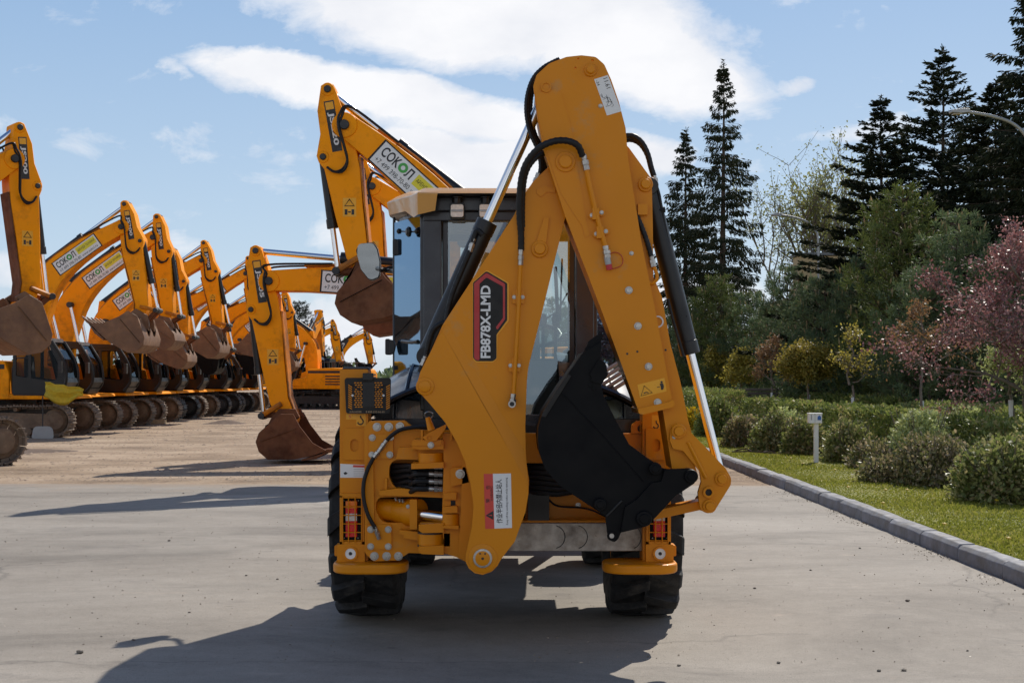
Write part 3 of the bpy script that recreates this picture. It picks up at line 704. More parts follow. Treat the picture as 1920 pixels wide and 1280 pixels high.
# ---------------------------------------------------------------- cylinders
def cylinder_part(name, a, b, split, rb, rr, mbar, rod_m='chrome', parent=None):
    a = Vector(a); b = Vector(b); s = a.lerp(b, split); d = (b - a).normalized()
    mb = MB(); mb.cyl(a, s, rb, mbar, 28); mb.cyl(s - d * 0.06, s + d * 0.012, rb * 1.07, mbar, 28)
    mb.cyl(a - Vector((0, rb * 1.3, 0)), a + Vector((0, rb * 1.3, 0)), rb * 0.95, mbar, 20)
    o = bpart(mb, name, parent, 0.004)
    mb = MB(); mb.cyl(s - d * 0.02, b, rr, rod_m, 24); mb.cyl(b - Vector((0, rr * 2, 0)), b + Vector((0, rr * 2, 0)), rr * 1.6, mbar, 20)
    if parent is None: bpart(mb, 'rod', o, 0.002)
    return o
ym = YB + 0.15
# the cylinder that folds the stick: barrel along the boom back, rod up to the stick top
a = P(800, 668, ym); b = P(1022, 175, ym)
cy = cylinder_part('stick_cylinder', a, b, 0.505, 0.054, 0.027, 'black_paint')
mb = MB()
ptube(mb, [(905, 440), (895, 432), (889, 441), (886, 455)], ym - 0.07, 0.014, 'hose_black', 8)
fitting(mb, P(888, 448, ym - .07), P(881, 472, ym - .07), 0.013)
ptube(mb, [(881, 470), (864, 510), (848, 550), (838, 590), (834, 625)], ym - 0.07, 0.0145, 'hose_black', 10, rib=0.10)
ptube(mb, [(845, 606), (828, 606), (812, 618), (804, 640), (798, 668)], ym - 0.09, 0.0145, 'hose_black', 10, rib=0.10)
fitting(mb, P(799, 665, ym - .09), P(791, 685, ym - .09), 0.013); mb.cyl(P(791, 685, ym - .09), P(787, 698, ym - .09), 0.014, 'hose_black', 10)
bpart(mb, 'hydraulic_hose', cy, 0)
yk = YI + 0.14
cy2 = cylinder_part('bucket_cylinder', P(1216, 352, yk), P(1353, 897, yk), 0.565, 0.050, 0.025, 'black_paint')
mb = MB()
ptube(mb, [(1229, 345), (1235, 365), (1240, 392), (1262, 500), (1280, 590), (1293, 632)], yk - 0.03, 0.011, 'hose_black', 8)
ptube(mb, [(1252, 560), (1262, 600), (1282, 668)], yk - 0.085, 0.008, 'hose_black', 8)
for q in ((1241, 395), (1281, 595)): mb.cyl(P(q[0] - 8, q[1], yk - .03), P(q[0] + 6, q[1] - 2, yk - .03), 0.016, 'hose_black', 8)
mb.cyl(P(1293, 630, yk - .03), P(1296, 650, yk - .03), 0.017, 'hose_black', 8)
bpart(mb, 'hydraulic_pipe', cy2, 0)
# hose bundles crossing between boom and stick
mb = MB()
for k, (dx_, dy_, yy) in enumerate(((0, 0, 7.09), (4, 2, 7.14), (8, 3, 7.19), (3, -1, 7.24))):
    ptube(mb, [(1046 + dx_, 112 + dy_), (1020 + dx_, 126), (1000 + dx_, 147 + dy_), (989 + dx_, 178), (987 + dx_, 212), (994 + dx_, 248), (1008 + dx_, 280), (1014 + dx_, 310), (1010 + dx_, 334)], yy, 0.0125, 'hose_black', 8, rib=0.13)
fitting(mb, P(1010, 325, 7.09), P(1001, 350, 7.09), 0.014); fitting(mb, P(1014, 326, 7.14), P(1006, 350, 7.14), 0.014)
ptube(mb, [(1092, 292, 6.91), (1083, 273, 6.88), (1062, 264, 6.87), (1035, 266, 6.88), (1008, 280, 6.90), (986, 308, 6.93), (976, 345, 6.97), (974, 400, 7.0), (977, 440, 7.02), (977, 470, 7.03)], 6.9, 0.0185, 'hose_black', 10, rib=0.12)
ptube(mb, [(1022, 286, 7.0), (1004, 296, 6.98), (988, 318, 6.97), (981, 350, 7.0), (979, 400, 7.03), (982, 440, 7.05)], 7.0, 0.0165, 'hose_black', 10, rib=0.12)
bpart(mb, 'hose_bundle', None, 0)
mb = MB()
for k, yy in enumerate((7.2, 7.27)):
    ptube(mb, [(1168, 256 + k * 7), (1186, 255 + k * 7), (1202, 266 + k * 5), (1214, 288 + k * 2), (1221, 315), (1226, 330)], yy, 0.0165, 'hose_black', 10, rib=0.08)
    fitting(mb, P(1225, 326 + k, yy), P(1230, 348, yy), 0.014)
bpart(mb, 'hose_bundle', None, 0)

# ---------------------------------------------------------------- digging bucket (black)
side = [(1128, 640), (1094, 660), (1065, 702), (1049, 723), (1017, 773), (1009, 802), (1008, 823), (1011, 848), (1022, 880), (1049, 910), (1091, 938), (1135, 967), (1139, 1001), (1142, 1011, 6), (1152, 1017, 8), (1160, 1009, 6), (1164, 998), (1207, 988), (1229, 970), (1266, 930), (1302, 906, 8), (1309, 892, 10), (1297, 878, 8), (1256, 880), (1242, 877), (1214, 858), (1180, 833), (1156, 790), (1132, 742), (1127, 720), (1136, 700), (1126, 672)]
mb = MB()
for y0 in (YK, YK + 0.555): mb.pxplate(side, y0, y0 + 0.025, 'bucket_black')
shell = [(1122, 650), (1094, 660), (1065, 702), (1049, 723), (1017, 773), (1009, 802), (1008, 823), (1011, 848), (1022, 880), (1049, 910), (1091, 938), (1135, 967), (1185, 950), (1225, 905), (1242, 880)]
inn = []
ctr_ = Vector((1110, 830))
for q in shell[::-1]: v = Vector(q); inn.append(tuple(v + (ctr_ - v).normalized() * 7))
mb.pxplate(shell + inn, YK + 0.02, YK + 0.56, 'bucket_black')
# lit edge strip, weld seams and raised ear plates on the near side
mb.pxplate([(1066, 701), (1071, 705), (1023, 782), (1015, 781), (1018, 772), (1049, 723)], YK - 0.006, YK + 0.01, 'badge_black')  # lighter black puts the lit side of the cutting edge into the colour
ptube(mb, [(1054, 737), (1110, 795), (1160, 850), (1206, 903)], YK - 0.0005, 0.004, 'bucket_black', 6)
ptube(mb, [(1137, 967), (1166, 938)], YK - 0.002, 0.006, 'ink', 5)
ear = [(1164, 998), (1172, 950), (1195, 935), (1222, 905), (1240, 902), (1246, 880), (1262, 879), (1297, 878, 8), (1309, 892, 10), (1302, 906, 8), (1266, 930), (1229, 970), (1207, 988)]
mb.pxplate(ear, YK - 0.028, YK + 0.01, 'bucket_black'); mb.pxplate(ear, YK + 0.57, YK + 0.61, 'bucket_black')
for bx, by, br in ((1295, 892, 13), (1207, 971, 15), (1228, 878, 12), (1125, 945, 12)):
    p = P(bx, by, YK - 0.02); r = pxm(br, YK); mb.lathe(p, TOW, [(-.01, r), (0.022, r), (0.028, r * .9), (0.028, r * .6), (0.036, r * .56)], 'bucket_black')
p = P(1147, 1004, YK); mb.ring(p, p + TOW * 0.01, pxm(9, YK), pxm(5, YK), 'bucket_black'); mb.cyl(p, p + TOW * .004, pxm(5, YK), 'zinc', 16)
for bx, by in ((1295, 892), (1207, 971)): mb.cyl(P(bx, by, YK), P(bx, by, YK) + Vector((0, .58, 0)), 0.035, 'zinc', 18)
bucket = bpart(mb, 'digging_bucket', bevel=0.006)
for k in range(5):
    mb = MB(); y0 = YK + 0.02 + k * 0.125
    mb.pxplate([(1096, 664), (1103, 640, 3), (1119, 628, 3), (1129, 624, 1), (1131, 631, 1), (1122, 648, 3), (1112, 668)], y0, y0 + 0.075, 'bucket_black')
    mb.pxplate([(1094, 672), (1098, 650, 2), (1116, 652, 2), (1122, 672)], y0 - 0.008, y0 + 0.083, 'bucket_black')
    bpart(mb, 'tooth', bucket, 0.006)
mb = MB()
mb.pxplate([(1124, 672), (1136, 682, 3), (1140, 702, 4), (1128, 720), (1112, 716), (1106, 700)], YK - 0.012, YK + 0.03, 'bucket_black')
for q in ((1106, 722), (1113, 728), (1119, 712), (1110, 712)): mb.bolt(P(q[0], q[1], YK), TOW, 0.009, 'bucket_black')
bpart(mb, 'side_cutter', bucket, 0.006)

# ---------------------------------------------------------------- sliding carriage, swing post, swing cylinder
mb = MB()
car = [(683, 800, 4), (693, 789), (758, 788), (776, 802, 2), (790, 806), (895, 806), (895, 850), (895, 1040), (766, 1036), (746, 1050, 8), (700, 1052, 14), (684, 1036, 12)]
slot1 = rp([(729, 893, 24), (731, 862, 26), (862, 860, 4), (862, 916, 4), (740, 916, 24)])
slot2 = rp([(704, 955, 24), (706, 932, 22), (860, 930, 3), (862, 978, 3), (716, 980, 24)])
mb.pxplate(car, YC, YC + 0.06, 'ochre_paint', holes=[slot1, slot2])
# raised gib plates
for pts in ([(692, 814, 5), (737, 814, 5), (737, 859, 5), (692, 859, 5)], [(689, 983, 4), (734, 983, 4), (734, 1029, 4), (689, 1029, 4)]): mb.pxplate(pts, YC - 0.018, YC + 0.01, 'ochre_paint')
mb.pxplate([(684, 870), (700, 865), (702, 981), (686, 981)], YC - 0.02, YC + 0.01, 'ochre_paint')
# cross webs
mb.pxplate([(711, 920), (745, 915), (820, 921), (862, 925), (862, 934), (712, 928)], YC - 0.09, YC + 0.02, 'ochre_paint')
mb.pxplate([(748, 838, 3), (786, 838), (786, 862), (742, 860)], YC - 0.05, YC + 0.02, 'ochre_paint')
mb.pxplate([(749, 993), (785, 997), (785, 1013), (757, 1008), (757, 1002), (749, 1001)], YC - 0.08, YC + 0.02, 'ochre_paint')
mb.pxplate([(722, 896), (726, 896), (726, 921), (720, 921)], YC - 0.03, YC + 0.02, 'ochre_paint')
carriage = bpart(mb, 'sliding_carriage', bevel=0.004)
for bx, by, br in [(707, 800, .019), (729, 800, .019), (750, 799, .019), (698, 820, .015), (733, 820, .013), (697, 852, .014), (731, 852, .015), (695, 992, .015), (728, 992, .015), (695, 1024, .015), (728, 1024, .015), (702, 1042, .019), (725, 1042, .019), (747, 1042, .019)]:
    mb = MB(); mb.bolt(P(bx, by, YC - (0.018 if br < .018 else 0)), TOW, br, 'zinc'); bpart(mb, 'bolt', carriage, 0.0015, 1)
# dark hose pack in the upper slot
mb = MB(); rnd = random.Random(3)
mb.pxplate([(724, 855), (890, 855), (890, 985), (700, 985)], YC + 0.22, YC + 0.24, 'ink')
for k in range(5):
    y0 = 874 + k * 9.5
    ptube(mb, [(690 + k, y0 + rnd.uniform(-6, 6), YC + .16), (735, y0 + rnd.uniform(-5, 5), YC + .06), (765, y0 + rnd.uniform(-3, 3), YC - .06), (785, 875 + k * 10.5, YC - .12), (800, 875 + k * 10.5, YC - 0.14)], YC, 0.013, 'hose_black', 8, rib=0.1)
for k in range(4):
    q = 874 + k * 14
    ptube(mb, [(770, q + 6, YC - .08), (782, q, YC - .14), (806, q, YC - .15)], YC, 0.0155, 'hose_black', 9, rib=0.1)
    fitting(mb, P(804, q, YC - .15), P(830, q + 1, YC - .15), 0.014)
bpart(mb, 'hose_pack', carriage, 0.001, 1)
# swing post
mb = MB(); YW = YC - 0.16
mb.pxplate([(785, 850), (785, 842), (772, 843), (772, 828), (786, 826), (830, 826), (895, 832), (895, 858), (834, 858), (836, 860), (836, 836), (832, 849), (832, 855)], YW + 0.03, YC + 0.02, 'ochre_paint')
mb.pxplate([(830, 812, 3), (895, 815), (900, 900), (900, 1045), (880, 1056), (856, 1044), (832, 1036), (832, 1012), (828, 990), (830, 930), (832, 870)], YW - 0.02, YC - 0.01, 'ochre_paint')
# upper fork plates and pin barrel
mb.pxplate([(773, 824, 3), (832, 824, 3), (832, 842), (786, 843), (773, 840, 3)], YW - 0.05, YC, 'ochre_paint')
mb.pxplate([(771, 869), (832, 866), (832, 877), (771, 879)], YW - 0.05, YC, 'ochre_paint')
mb.pxplate([(785, 983), (832, 980), (832, 998, 2), (792, 999, 6), (785, 994)], YW - 0.05, YC, 'ochre_paint')
mb.pxplate([(785, 1024), (832, 1022), (832, 1040), (790, 1038, 6), (785, 1034)], YW - 0.05, YC, 'ochre_paint')
mb.pxplate([(832, 999), (844, 999), (844, 1024), (832, 1024)], YW - 0.02, YC - .05, 'ochre_paint')
for z0, z1, rr in ((848, 868, .072), (998, 1022, .072)):
    q = P(809, z0, YW + 0.04); q2 = P(809, z1, YW + 0.04); mb.cyl(q, q2, rr, 'ochre_paint', 28)
mb.cyl(P(809, 868, YW + .04), P(809, 870, YW + .04), .078, 'ink', 28); mb.cyl(P(809, 1020, YW + .04), P(809, 1023.5, YW + .04), .078, 'ink', 28)
mb.cyl(P(809, 996, YW + .04), P(809, 999, YW + .04), .078, 'ink', 28)
# rod eye of the swing cylinder and its lugs
mb.pxplate([(830, 950, 3), (858, 948, 3), (858, 961), (830, 962)], YW - 0.07, YC - .05, 'ochre_paint')
mb.cyl(P(845, 962, YW - .01), P(845, 985, YW - .01), 0.048, 'ochre_paint', 24)
mb.pxplate([(830, 985), (860, 985), (860, 992), (830, 990)], YW - 0.07, YC - .05, 'ochre_paint')
mb.pxplate([(845, 877, 2), (873, 875, 2), (880, 904), (845, 912)], YW - 0.06, YW, 'ochre_paint')
mb.bolt(P(863, 888, YW - .06), TOW, 0.02, 'zinc')
mb.pxplate([(832, 924), (856, 922), (856, 936), (832, 936)], YW - 0.05, YW, 'ochre_paint'); mb.pxplate([(845, 938), (854, 938), (854, 948), (845, 948)], YW - 0.022, YW - 0.018, 'badge_black')
# link to the boom foot (deep lugs either side of the boom pin)
mb.pxplate([(870, 815), (893, 830), (893, 1060), (905, 1076, 6), (880, 1060), (860, 1040)], YB + 0.28, YC - 0.02, 'ochre_paint')
mb.pxplate([(886, 1000), (938, 1010), (930, 1060), (905, 1072), (884, 1058)], YB + 0.275, YC - 0.1, 'ochre_paint')
swing = bpart(mb, 'swing_post', bevel=0.005)
mb = MB()
mb.pxplate([(772, 829, 3), (786, 826), (828, 824, 3), (828, 834), (772, 836)], YW - 0.06, YW + .02, 'ochre_paint')
mb.bolt(P(808, 834, YW - .06), TOW, 0.014, 'zinc')
for q in ((791, 806, 825), (820, 803, 825), (846, 800, 825)): mb.pxplate([(q[0] - 2, q[1]), (q[0] + 2, q[1]), (q[0] + 2, q[2]), (q[0] - 2, q[2])], YW - 0.04, YW + 0.05, 'ochre_paint')
# locking lever: diamond plate, grip, ring
mb.pxplate([(792, 820, 1), (806, 810), (838, 794, 1), (835, 804), (818, 826, 4), (803, 828, 3)], YW - 0.075, YW - 0.055, 'ochre_paint')
p = P(804, 820.5, YW - .075); mb.ring(p, p + TOW * .006, 0.013, 0.010, 'ochre_paint', 20)
mb.cyl(P(809, 806, YW - .06), P(802, 782, YW - .06), 0.022, 'ochre_paint', 14, r2=0.014)
bpart(mb, 'locking_lever', swing, 0.003)
mb = MB()
ring_ = [P(804 + 8 * math.cos(t * .5236), 778 + 6.5 * math.sin(t * .5236), YW - .06 + 0.012 * math.sin(t * .5236)) for t in range(12)]
mb.tube(ring_, 0.0035, 'zinc', 6, closed=True); bpart(mb, 'ring', swing, 0)
# swing cylinder
mb = MB()
mb.cyl(P(690, 951, YC + .14), P(748, 957, YC + .06), 0.064, 'ochre_paint', 28)
mb.cyl(P(744, 956.5, YC + .065), P(770, 960, YC + .02), 0.066, 'ochre_paint', 28, r2=0.076); mb.cyl(P(768, 959.5, YC + .02), P(786, 962, YC - .02), 0.080, 'ochre_paint', 28)
mb.pxplate([(768, 936, 2), (782, 936, 2), (782, 992), (768, 992)], YC - 0.09, YC, 'ochre_paint')
for q in ((742, 933), (749, 935), (755, 936)): mb.cyl(P(q[0], q[1], YC - .02), P(q[0] + 2, q[1] + 6, YC - .03), 0.009, 'zinc', 10)
mb.bolt(P(765, 949, YC - .07), TOW, 0.009, 'zinc')
sc_ = bpart(mb, 'swing_cylinder', None, 0.004)
mb = MB(); mb.cyl(P(782, 962, YC - .03), P(836, 970, YW - .01), 0.030, 'chrome', 24); bpart(mb, 'rod', sc_, 0.001)
# loose hose across the carriage
mb = MB()
ptube(mb, [(806, 800, YC - .06), (775, 801, YC - .06), (750, 806, YC - .05), (732, 818, YC - .04), (724, 827, YC - .04)], YC, 0.0115, 'hose_black', 8)
ptube(mb, [(702, 855, YC - .04), (690, 878, YC - .045), (682, 905, YC - .045), (682, 935, YC - .045), (690, 965, YC - .045), (704, 990, YC - .04)], YC, 0.0115, 'hose_black', 8)
fitting(mb, P(725, 825, YC - .04), P(713, 842, YC - .04), 0.0125); fitting(mb, P(713, 842, YC - .04), P(701, 857, YC - .04), 0.0125)
fitting(mb, P(703, 987, YC - .04), P(711, 1010, YC - .03), 0.0115)
bpart(mb, 'hydraulic_hose', carriage, 0)

# ---------------------------------------------------------------- rails and chassis
mb = MB()
mb.pxplate([(640, 980), (1222, 980), (1222, 1033), (640, 1033)], YR, YR + 0.10, 'raw_steel')
mb.pxplate([(640, 812), (1262, 812), (1262, 868), (1180, 868), (640, 868)], YR + 0.0, YR + 0.09, 'ochre_paint')
bpart(mb, 'slide_rail', None, 0.005)
for cxx, r0 in ((1043, 30), (1085, 30), (1190, 24)):   # curved grease lines left by the sliding carriage
    mb = MB()
    arc = [P(cxx - 6 + r0 * 0.75 * math.cos(t), 1006 + 22 * math.sin(t), YR - 0.0008) for t in [k * 0.26 - 1.3 for k in range(11)]]
    mb.tube(arc, 0.003, 'badge_black', 4); bpart(mb, 'grease_mark', None, 0)
mb = MB()
mb.pxplate([(985, 925), (1235, 925), (1235, 985), (985, 985)], YR + 0.14, YR + 0.16, 'ochre_paint')
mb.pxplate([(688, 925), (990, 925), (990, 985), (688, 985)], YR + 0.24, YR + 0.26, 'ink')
mb.box(PX(990, YR), PX(1030, YR), YR + .02, YR + .14, PZ(976, YR), PZ(925, YR), 'black_paint')
mb.box(-0.80, 0.78, YR + .02, YR + .16, PZ(985, YR), PZ(976, YR), 'ochre_paint')
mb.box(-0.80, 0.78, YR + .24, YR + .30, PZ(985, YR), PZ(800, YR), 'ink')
p = P(1084, 947, YR + .14); mb.bolt(p, TOW, 0.013, 'zinc')
ptube(mb, [(1028, 935, YR + .12), (1045, 948, YR + .12), (1085, 951, YR + .11), (1110, 956, YR + .1), (1150, 975, YR + .1)], YR, 0.006, 'hose_black', 6)
for k in range(7):
    ptube(mb, [(975, 868 + k * 9, YR + .08), (1010, 866 + k * 9.5, YR + .02), (1045, 872 + k * 9, YR + .06), (1080, 890 + k * 5, YR + .12)], YR, 0.017, 'hose_black', 8, rib=0.08)
mb.box(-.34, .30, 7.95, 11.6, 0.55, 1.05, 'black_paint'); mb.cyl((-.78, 8.5, .66), (.74, 8.5, .66), 0.12, 'black_paint', 20); mb.box(-.22, .18, 8.3, 8.75, .45, .85, 'black_paint')
mb.cyl((-.70, 10.75, .55), (.66, 10.75, .55), 0.09, 'black_paint', 16); mb.box(-.75, .72, 8.0, 9.9, .95, 1.22, 'frame_black')
bpart(mb, 'chassis', None, 0.004)

# ---------------------------------------------------------------- stabiliser legs with lamps
def stabiliser(mir):
    """left leg as measured; the right one is its mirror about x = mid"""
    mid = 947.5
    X = (lambda px: px) if not mir else (lambda px: 2 * mid - px)
    def pl(mb, pts, Y0, Y1, m, holes=None):
        q = [(X(p[0]),) + tuple(p[1:]) for p in pts]; h = [[(X(a), b) for a, b in l] for l in holes] if holes else None
        mb.pxplate(q, Y0, Y1, m, h)
    mb = MB()
    win = rp([(640, 932, 2), (680, 932, 2), (680, 1017, 2), (640, 1017, 2)])
    pl(mb, [(637, 692, 2), (690, 692, 2), (690, 1052), (684, 1056), (637, 1056)], YP, YP + .17, 'ochre_paint', [win])
    pl(mb, [(637, 929), (642, 929), (642, 1020), (637, 1020)], YP - .03, YP + .01, 'ochre_paint')
    pl(mb, [(678, 929), (683, 929), (683, 1020), (678, 1020)], YP - .03, YP + .01, 'ochre_paint')
    pl(mb, [(637, 925), (683, 925), (683, 932), (637, 932)], YP - .03, YP + .01, 'ochre_paint'); pl(mb, [(637, 1015), (683, 1015), (683, 1021), (637, 1021)], YP - .03, YP + .01, 'ochre_paint')
    pl(mb, [(632, 1020, 3), (684, 1020, 2), (684, 1056), (632, 1056, 4)], YP - .035, YP + .16, 'ochre_paint')
    pl(mb, [(627, 1022, 3), (634, 1022), (634, 1042), (627, 1042, 3)], YP - .01, YP + .1, 'ochre_paint')
    pl(mb, [(643, 803, 5), (684, 803, 3), (684, 862), (643, 862, 5)], YP - .018, YP + .01, 'ochre_paint', [rp([(657, 823, 7), (672, 823, 7), (672, 846, 7), (657, 846, 7)])])
    p = P(X(657.5), 1037, YP - .035); mb.ring(p + Vector((0, .01, 0)), p + TOW * .014, pxm(13.5, YP), pxm(10, YP), 'ochre_paint', 24)
    mb.ring(p, p + TOW * .010, pxm(10.2, YP), pxm(3.4, YP), 'white_paint', 24); mb.cyl(p + Vector((0, .002, 0)), p + TOW * .003, pxm(4, YP), 'ink', 4)
    leg = bpart(mb, 'stabilizer_leg', None, 0.004)
    mb = MB()   # foot: rounded pad
    x0, x1 = sorted((PX(X(627), YP), PX(X(766), YP)))
    pad = rp([(x0, YP - .17, .13), (x1, YP - .17, .13), (x1, YP + .15, .13), (x0, YP + .15, .13)], 10)
    mb.prism(pad, 0.402, 0.458, 'ochre_paint', 'Z')
    f_ = bpart(mb, 'stabilizer_foot', leg, 0.014, 3)
    mb = MB()   # lamp cluster behind its cage
    pl(mb, [(639, 931), (681, 931), (681, 1018), (639, 1018)], YP + .055, YP + .065, 'badge_black')
    for (a, b, m) in ((939, 953, 'lens_amber'), (953.4, 962, 'lens_red'), (962.4, 976, 'lens_clear'), (976.4, 1006, 'lens_red')):
        pl(mb, [(648, a), (669, a), (669, b), (648, b)], YP - .012, YP + .057, m)
    for q in ((645.5, 938), (671.5, 938), (645.5, 1008), (671.5, 1008)): mb.bolt(P(X(q[0]), q[1], YP + .055), TOW, 0.0045, 'zinc', False)
    bpart(mb, 'tail_lamp', leg, 0.004)
    mb = MB()
    for xx in (642.5, 653.5, 666, 678): mb.tube([P(X(xx), 930, YP - .034), P(X(xx), 1018, YP - .034)], 0.0032, 'ochre_paint', 6)
    for yy in (933, 949.5, 965.5, 981.5, 997.5, 1013): mb.tube([P(X(640), yy, YP - .031), P(X(680), yy, YP - .031)], 0.0029, 'ochre_paint', 6)
    bpart(mb, 'lamp_cage', leg, 0)
    return leg
leg_l = stabiliser(False); leg_r = stabiliser(True)
mb = MB()   # hook label and safety label on the left leg
mb.pxplate([(649, 776), (686, 776), (686, 798), (668, 798), (668, 786), (649, 786)], YP - .0015, YP + .002, 'label_yellow')
pxtext(mb, '5', 654, 783, YP - .002, 5, 4, 'red_label')
ptube(mb, [(676, 779), (676.5, 783), (680, 787), (680.5, 792), (676, 795.5), (671.5, 793.5), (671, 791)], YP - .003, 0.0035, 'ink', 5)
bpart(mb, 'hook_label', leg_l, 0)
mb = MB()
mb.pxplate([(638, 869), (684, 871), (684, 895), (638, 895)], YP - .0015, YP + .002, 'white_label')
mb.pxplate([(662, 871.5), (684, 872), (684, 876), (662, 875.5)], YP - .0022, YP + .002, 'red_label')
mb.pxplate([(644, 886), (648, 884), (652, 887), (649, 889), (646, 889.5)], YP - .0022, YP + .002, 'ink')
for q in (879, 883, 887, 891): mb.pxplate([(663, q), (682, q), (682, q + .9), (663, q + .9)], YP - .002, YP + .002, 'grey_metal')
bpart(mb, 'safety_label', leg_l, 0)
mb = MB()   # right: lifting eye, hook label
mb.pxplate([(1184, 812), (1184, 797, 7), (1194, 789, 6), (1212, 789, 3), (1212, 812)], YR - .01, YR + .03, 'ochre_paint', [circ(1202, 803, 7, 16)])
mb.pxplate([(1210, 797), (1220, 794), (1220, 812), (1210, 812)], YR - .03, YR + .03, 'ochre_paint')
bpart(mb, 'lifting_eye', leg_r, 0.003)
mb = MB()
mb.pxplate([(1222, 778), (1238, 778), (1238, 808), (1222, 808)], YP - .0015, YP + .002, 'label_yellow')
ptube(mb, [(1230, 788), (1231, 793), (1234, 796), (1234, 800), (1230, 803), (1226, 801), (1226, 799)], YP - .003, 0.0035, 'ink', 5)
bpart(mb, 'hook_label', leg_r, 0)
# licence plate holder
mb = MB(); YN = YP - .05
mb.pxplate([(646, 708, 5), (733, 708, 5), (731, 775, 5), (649, 775, 5)], YN, YN + .012, 'badge_black')
mb.pxplate([(680, 699, 2), (699, 699, 2), (699, 712), (680, 712)], YN - .012, YN + .03, 'black_paint')
rnd = random.Random(2)
for row in range(12):
    yy = 716.5 + row * 4.1
    for side_ in (0, 1):
        xs = (664, 677) if side_ == 0 else (702, 716)
        for k in range(3):
            xa = xs[0] + k * 5.2 + (1.6 if row % 2 else 0)
            if xa + 3.6 < xs[1] + 6: mb.pxplate([(xa, yy), (xa + 3.7, yy), (xa + 3.7, yy + 1.9), (xa, yy + 1.9)], YN - .0012, YN + .001, 'ochre_paint')
    if 0 < row < 12:
        for xa, sg in ((653, 1), (724, -1)): mb.pxplate([(xa, yy + (0 if sg > 0 else 4)), (xa + 7, yy + (4 if sg > 0 else 0)), (xa + 7, yy + (6 if sg > 0 else 2)), (xa, yy + (2 if sg > 0 else 6))], YN - .0012, YN + .001, 'ochre_paint')
mb.pxplate([(680, 717), (702, 717), (702, 763), (680, 763)], YN - .004, YN + .002, 'black_paint')
for (a, b) in (((659, 721), (679, 733)), ((702, 733), (722, 721))): mb.tube([P(a[0], a[1], YN - .002), P(b[0], b[1], YN - .002)], 0.004, 'badge_black', 5)
for q in ((661, 741), (719, 741)): mb.cyl(P(q[0], q[1], YN), P(q[0], q[1], YN - .004), 0.0065, 'white_label', 12)
pxtext(mb, 'EURONOMER', 656, 773.5, YN - .0005, 3.4, 22, 'wood_block'); pxtext(mb, '8 800 222-66-60', 686, 773.5, YN - .0005, 3.4, 35, 'wood_block')
bpart(mb, 'plate_holder', leg_l, 0)
# dark trays standing on the left leg top
mb = MB()
mb.pxplate([(640, 692), (692, 692), (690, 688), (646, 687)], YP + .0, YP + .17, 'frame_black')
bpart(mb, 'leg_cap', leg_l, 0.004)

# ---------------------------------------------------------------- wheels
def wheel(cx, cy, r, w, lugs=15, seed=0):
    root = empty('wheel', (cx, cy, r)); root.parent = BH; root.matrix_parent_inverse = BHI
    h = w / 2; s = 1 if cx > 0 else -1
    mb = MB()
    prof = [(-h * .80, r * .56), (-h * .98, r * .66), (-h, r * .78), (-h * .96, r * .88), (-h * .86, r * .91), (-h * .5, r * .925), (0, r * .93), (h * .5, r * .925), (h * .86, r * .91), (h * .96, r * .88), (h, r * .78), (h * .98, r * .66), (h * .80, r * .56)]
    n = 56; vs = []; fs = []
    for (x, rr) in prof:
        for k in range(n): a = 2 * math.pi * k / n; vs.append((x, rr * math.cos(a), rr * math.sin(a)))
    for q in range(len(prof) - 1):
        for k in range(n): fs.append((q * n + k, q * n + (k + 1) % n, (q + 1) * n + (k + 1) % n, (q + 1) * n + k))
    mb.add(vs, fs, 'rubber')
    for side_ in (-1, 1):          # chevron lugs, each a bent bar from centre over the shoulder
        for k in range(lugs):
            a0 = 2 * math.pi * (k + (0.5 if side_ > 0 else 0)) / lugs
            st = [(-.06, 0.0, .93, 1.0), (.30, 0.05, .93, 1.0), (.62, 0.11, .925, .995), (.90, 0.17, .90, .98), (.985, 0.20, .86, .925), (1.0, 0.22, .78, .83)]
            hw = [.070, .075, .085, .10, .10, .09]; pts = []
            for (x, da, ri, ro), q in zip(st, hw):
                for rr in (ri - .02, ro):
                    for dd in (-q, q * .9):
                        a = a0 + da * 1.1 + dd; pts.append((x * h * side_, r * rr * math.cos(a), r * rr * math.sin(a)))
            f2 = []
            for q in range(len(st) - 1):
                b = q * 4
                f2 += [(b + 2, b + 3, b + 7, b + 6), (b, b + 4, b + 5, b + 1), (b, b + 2, b + 6, b + 4), (b + 1, b + 5, b + 7, b + 3)]
            f2 += [(0, 1, 3, 2), (20, 22, 23, 21)]
            mb.add(pts, f2, 'rubber')
    o = mb.build('tyre', None, 0.006, 1); o.parent = root
    mb = MB(); mb.lathe((-h * .8 * s, 0, 0), (s, 0, 0), [(0, r * .58), (h * .3, r * .52), (h * .5, r * .40), (h * .55, r * .15), (h * 1.3, r * .16), (h * 1.35, r * .38), (h * 1.55, r * .55), (h * 1.62, r * .57)], 'ochre_paint', 32)
    o = mb.build('rim', None, 0.003, 1); o.parent = root
    return root
wheel(-0.895, 8.47, 0.615, 0.405); wheel(0.812, 8.47, 0.615, 0.43)
wheel(-0.80, 10.75, 0.52, 0.36, 16); wheel(0.745, 10.75, 0.52, 0.36, 16)

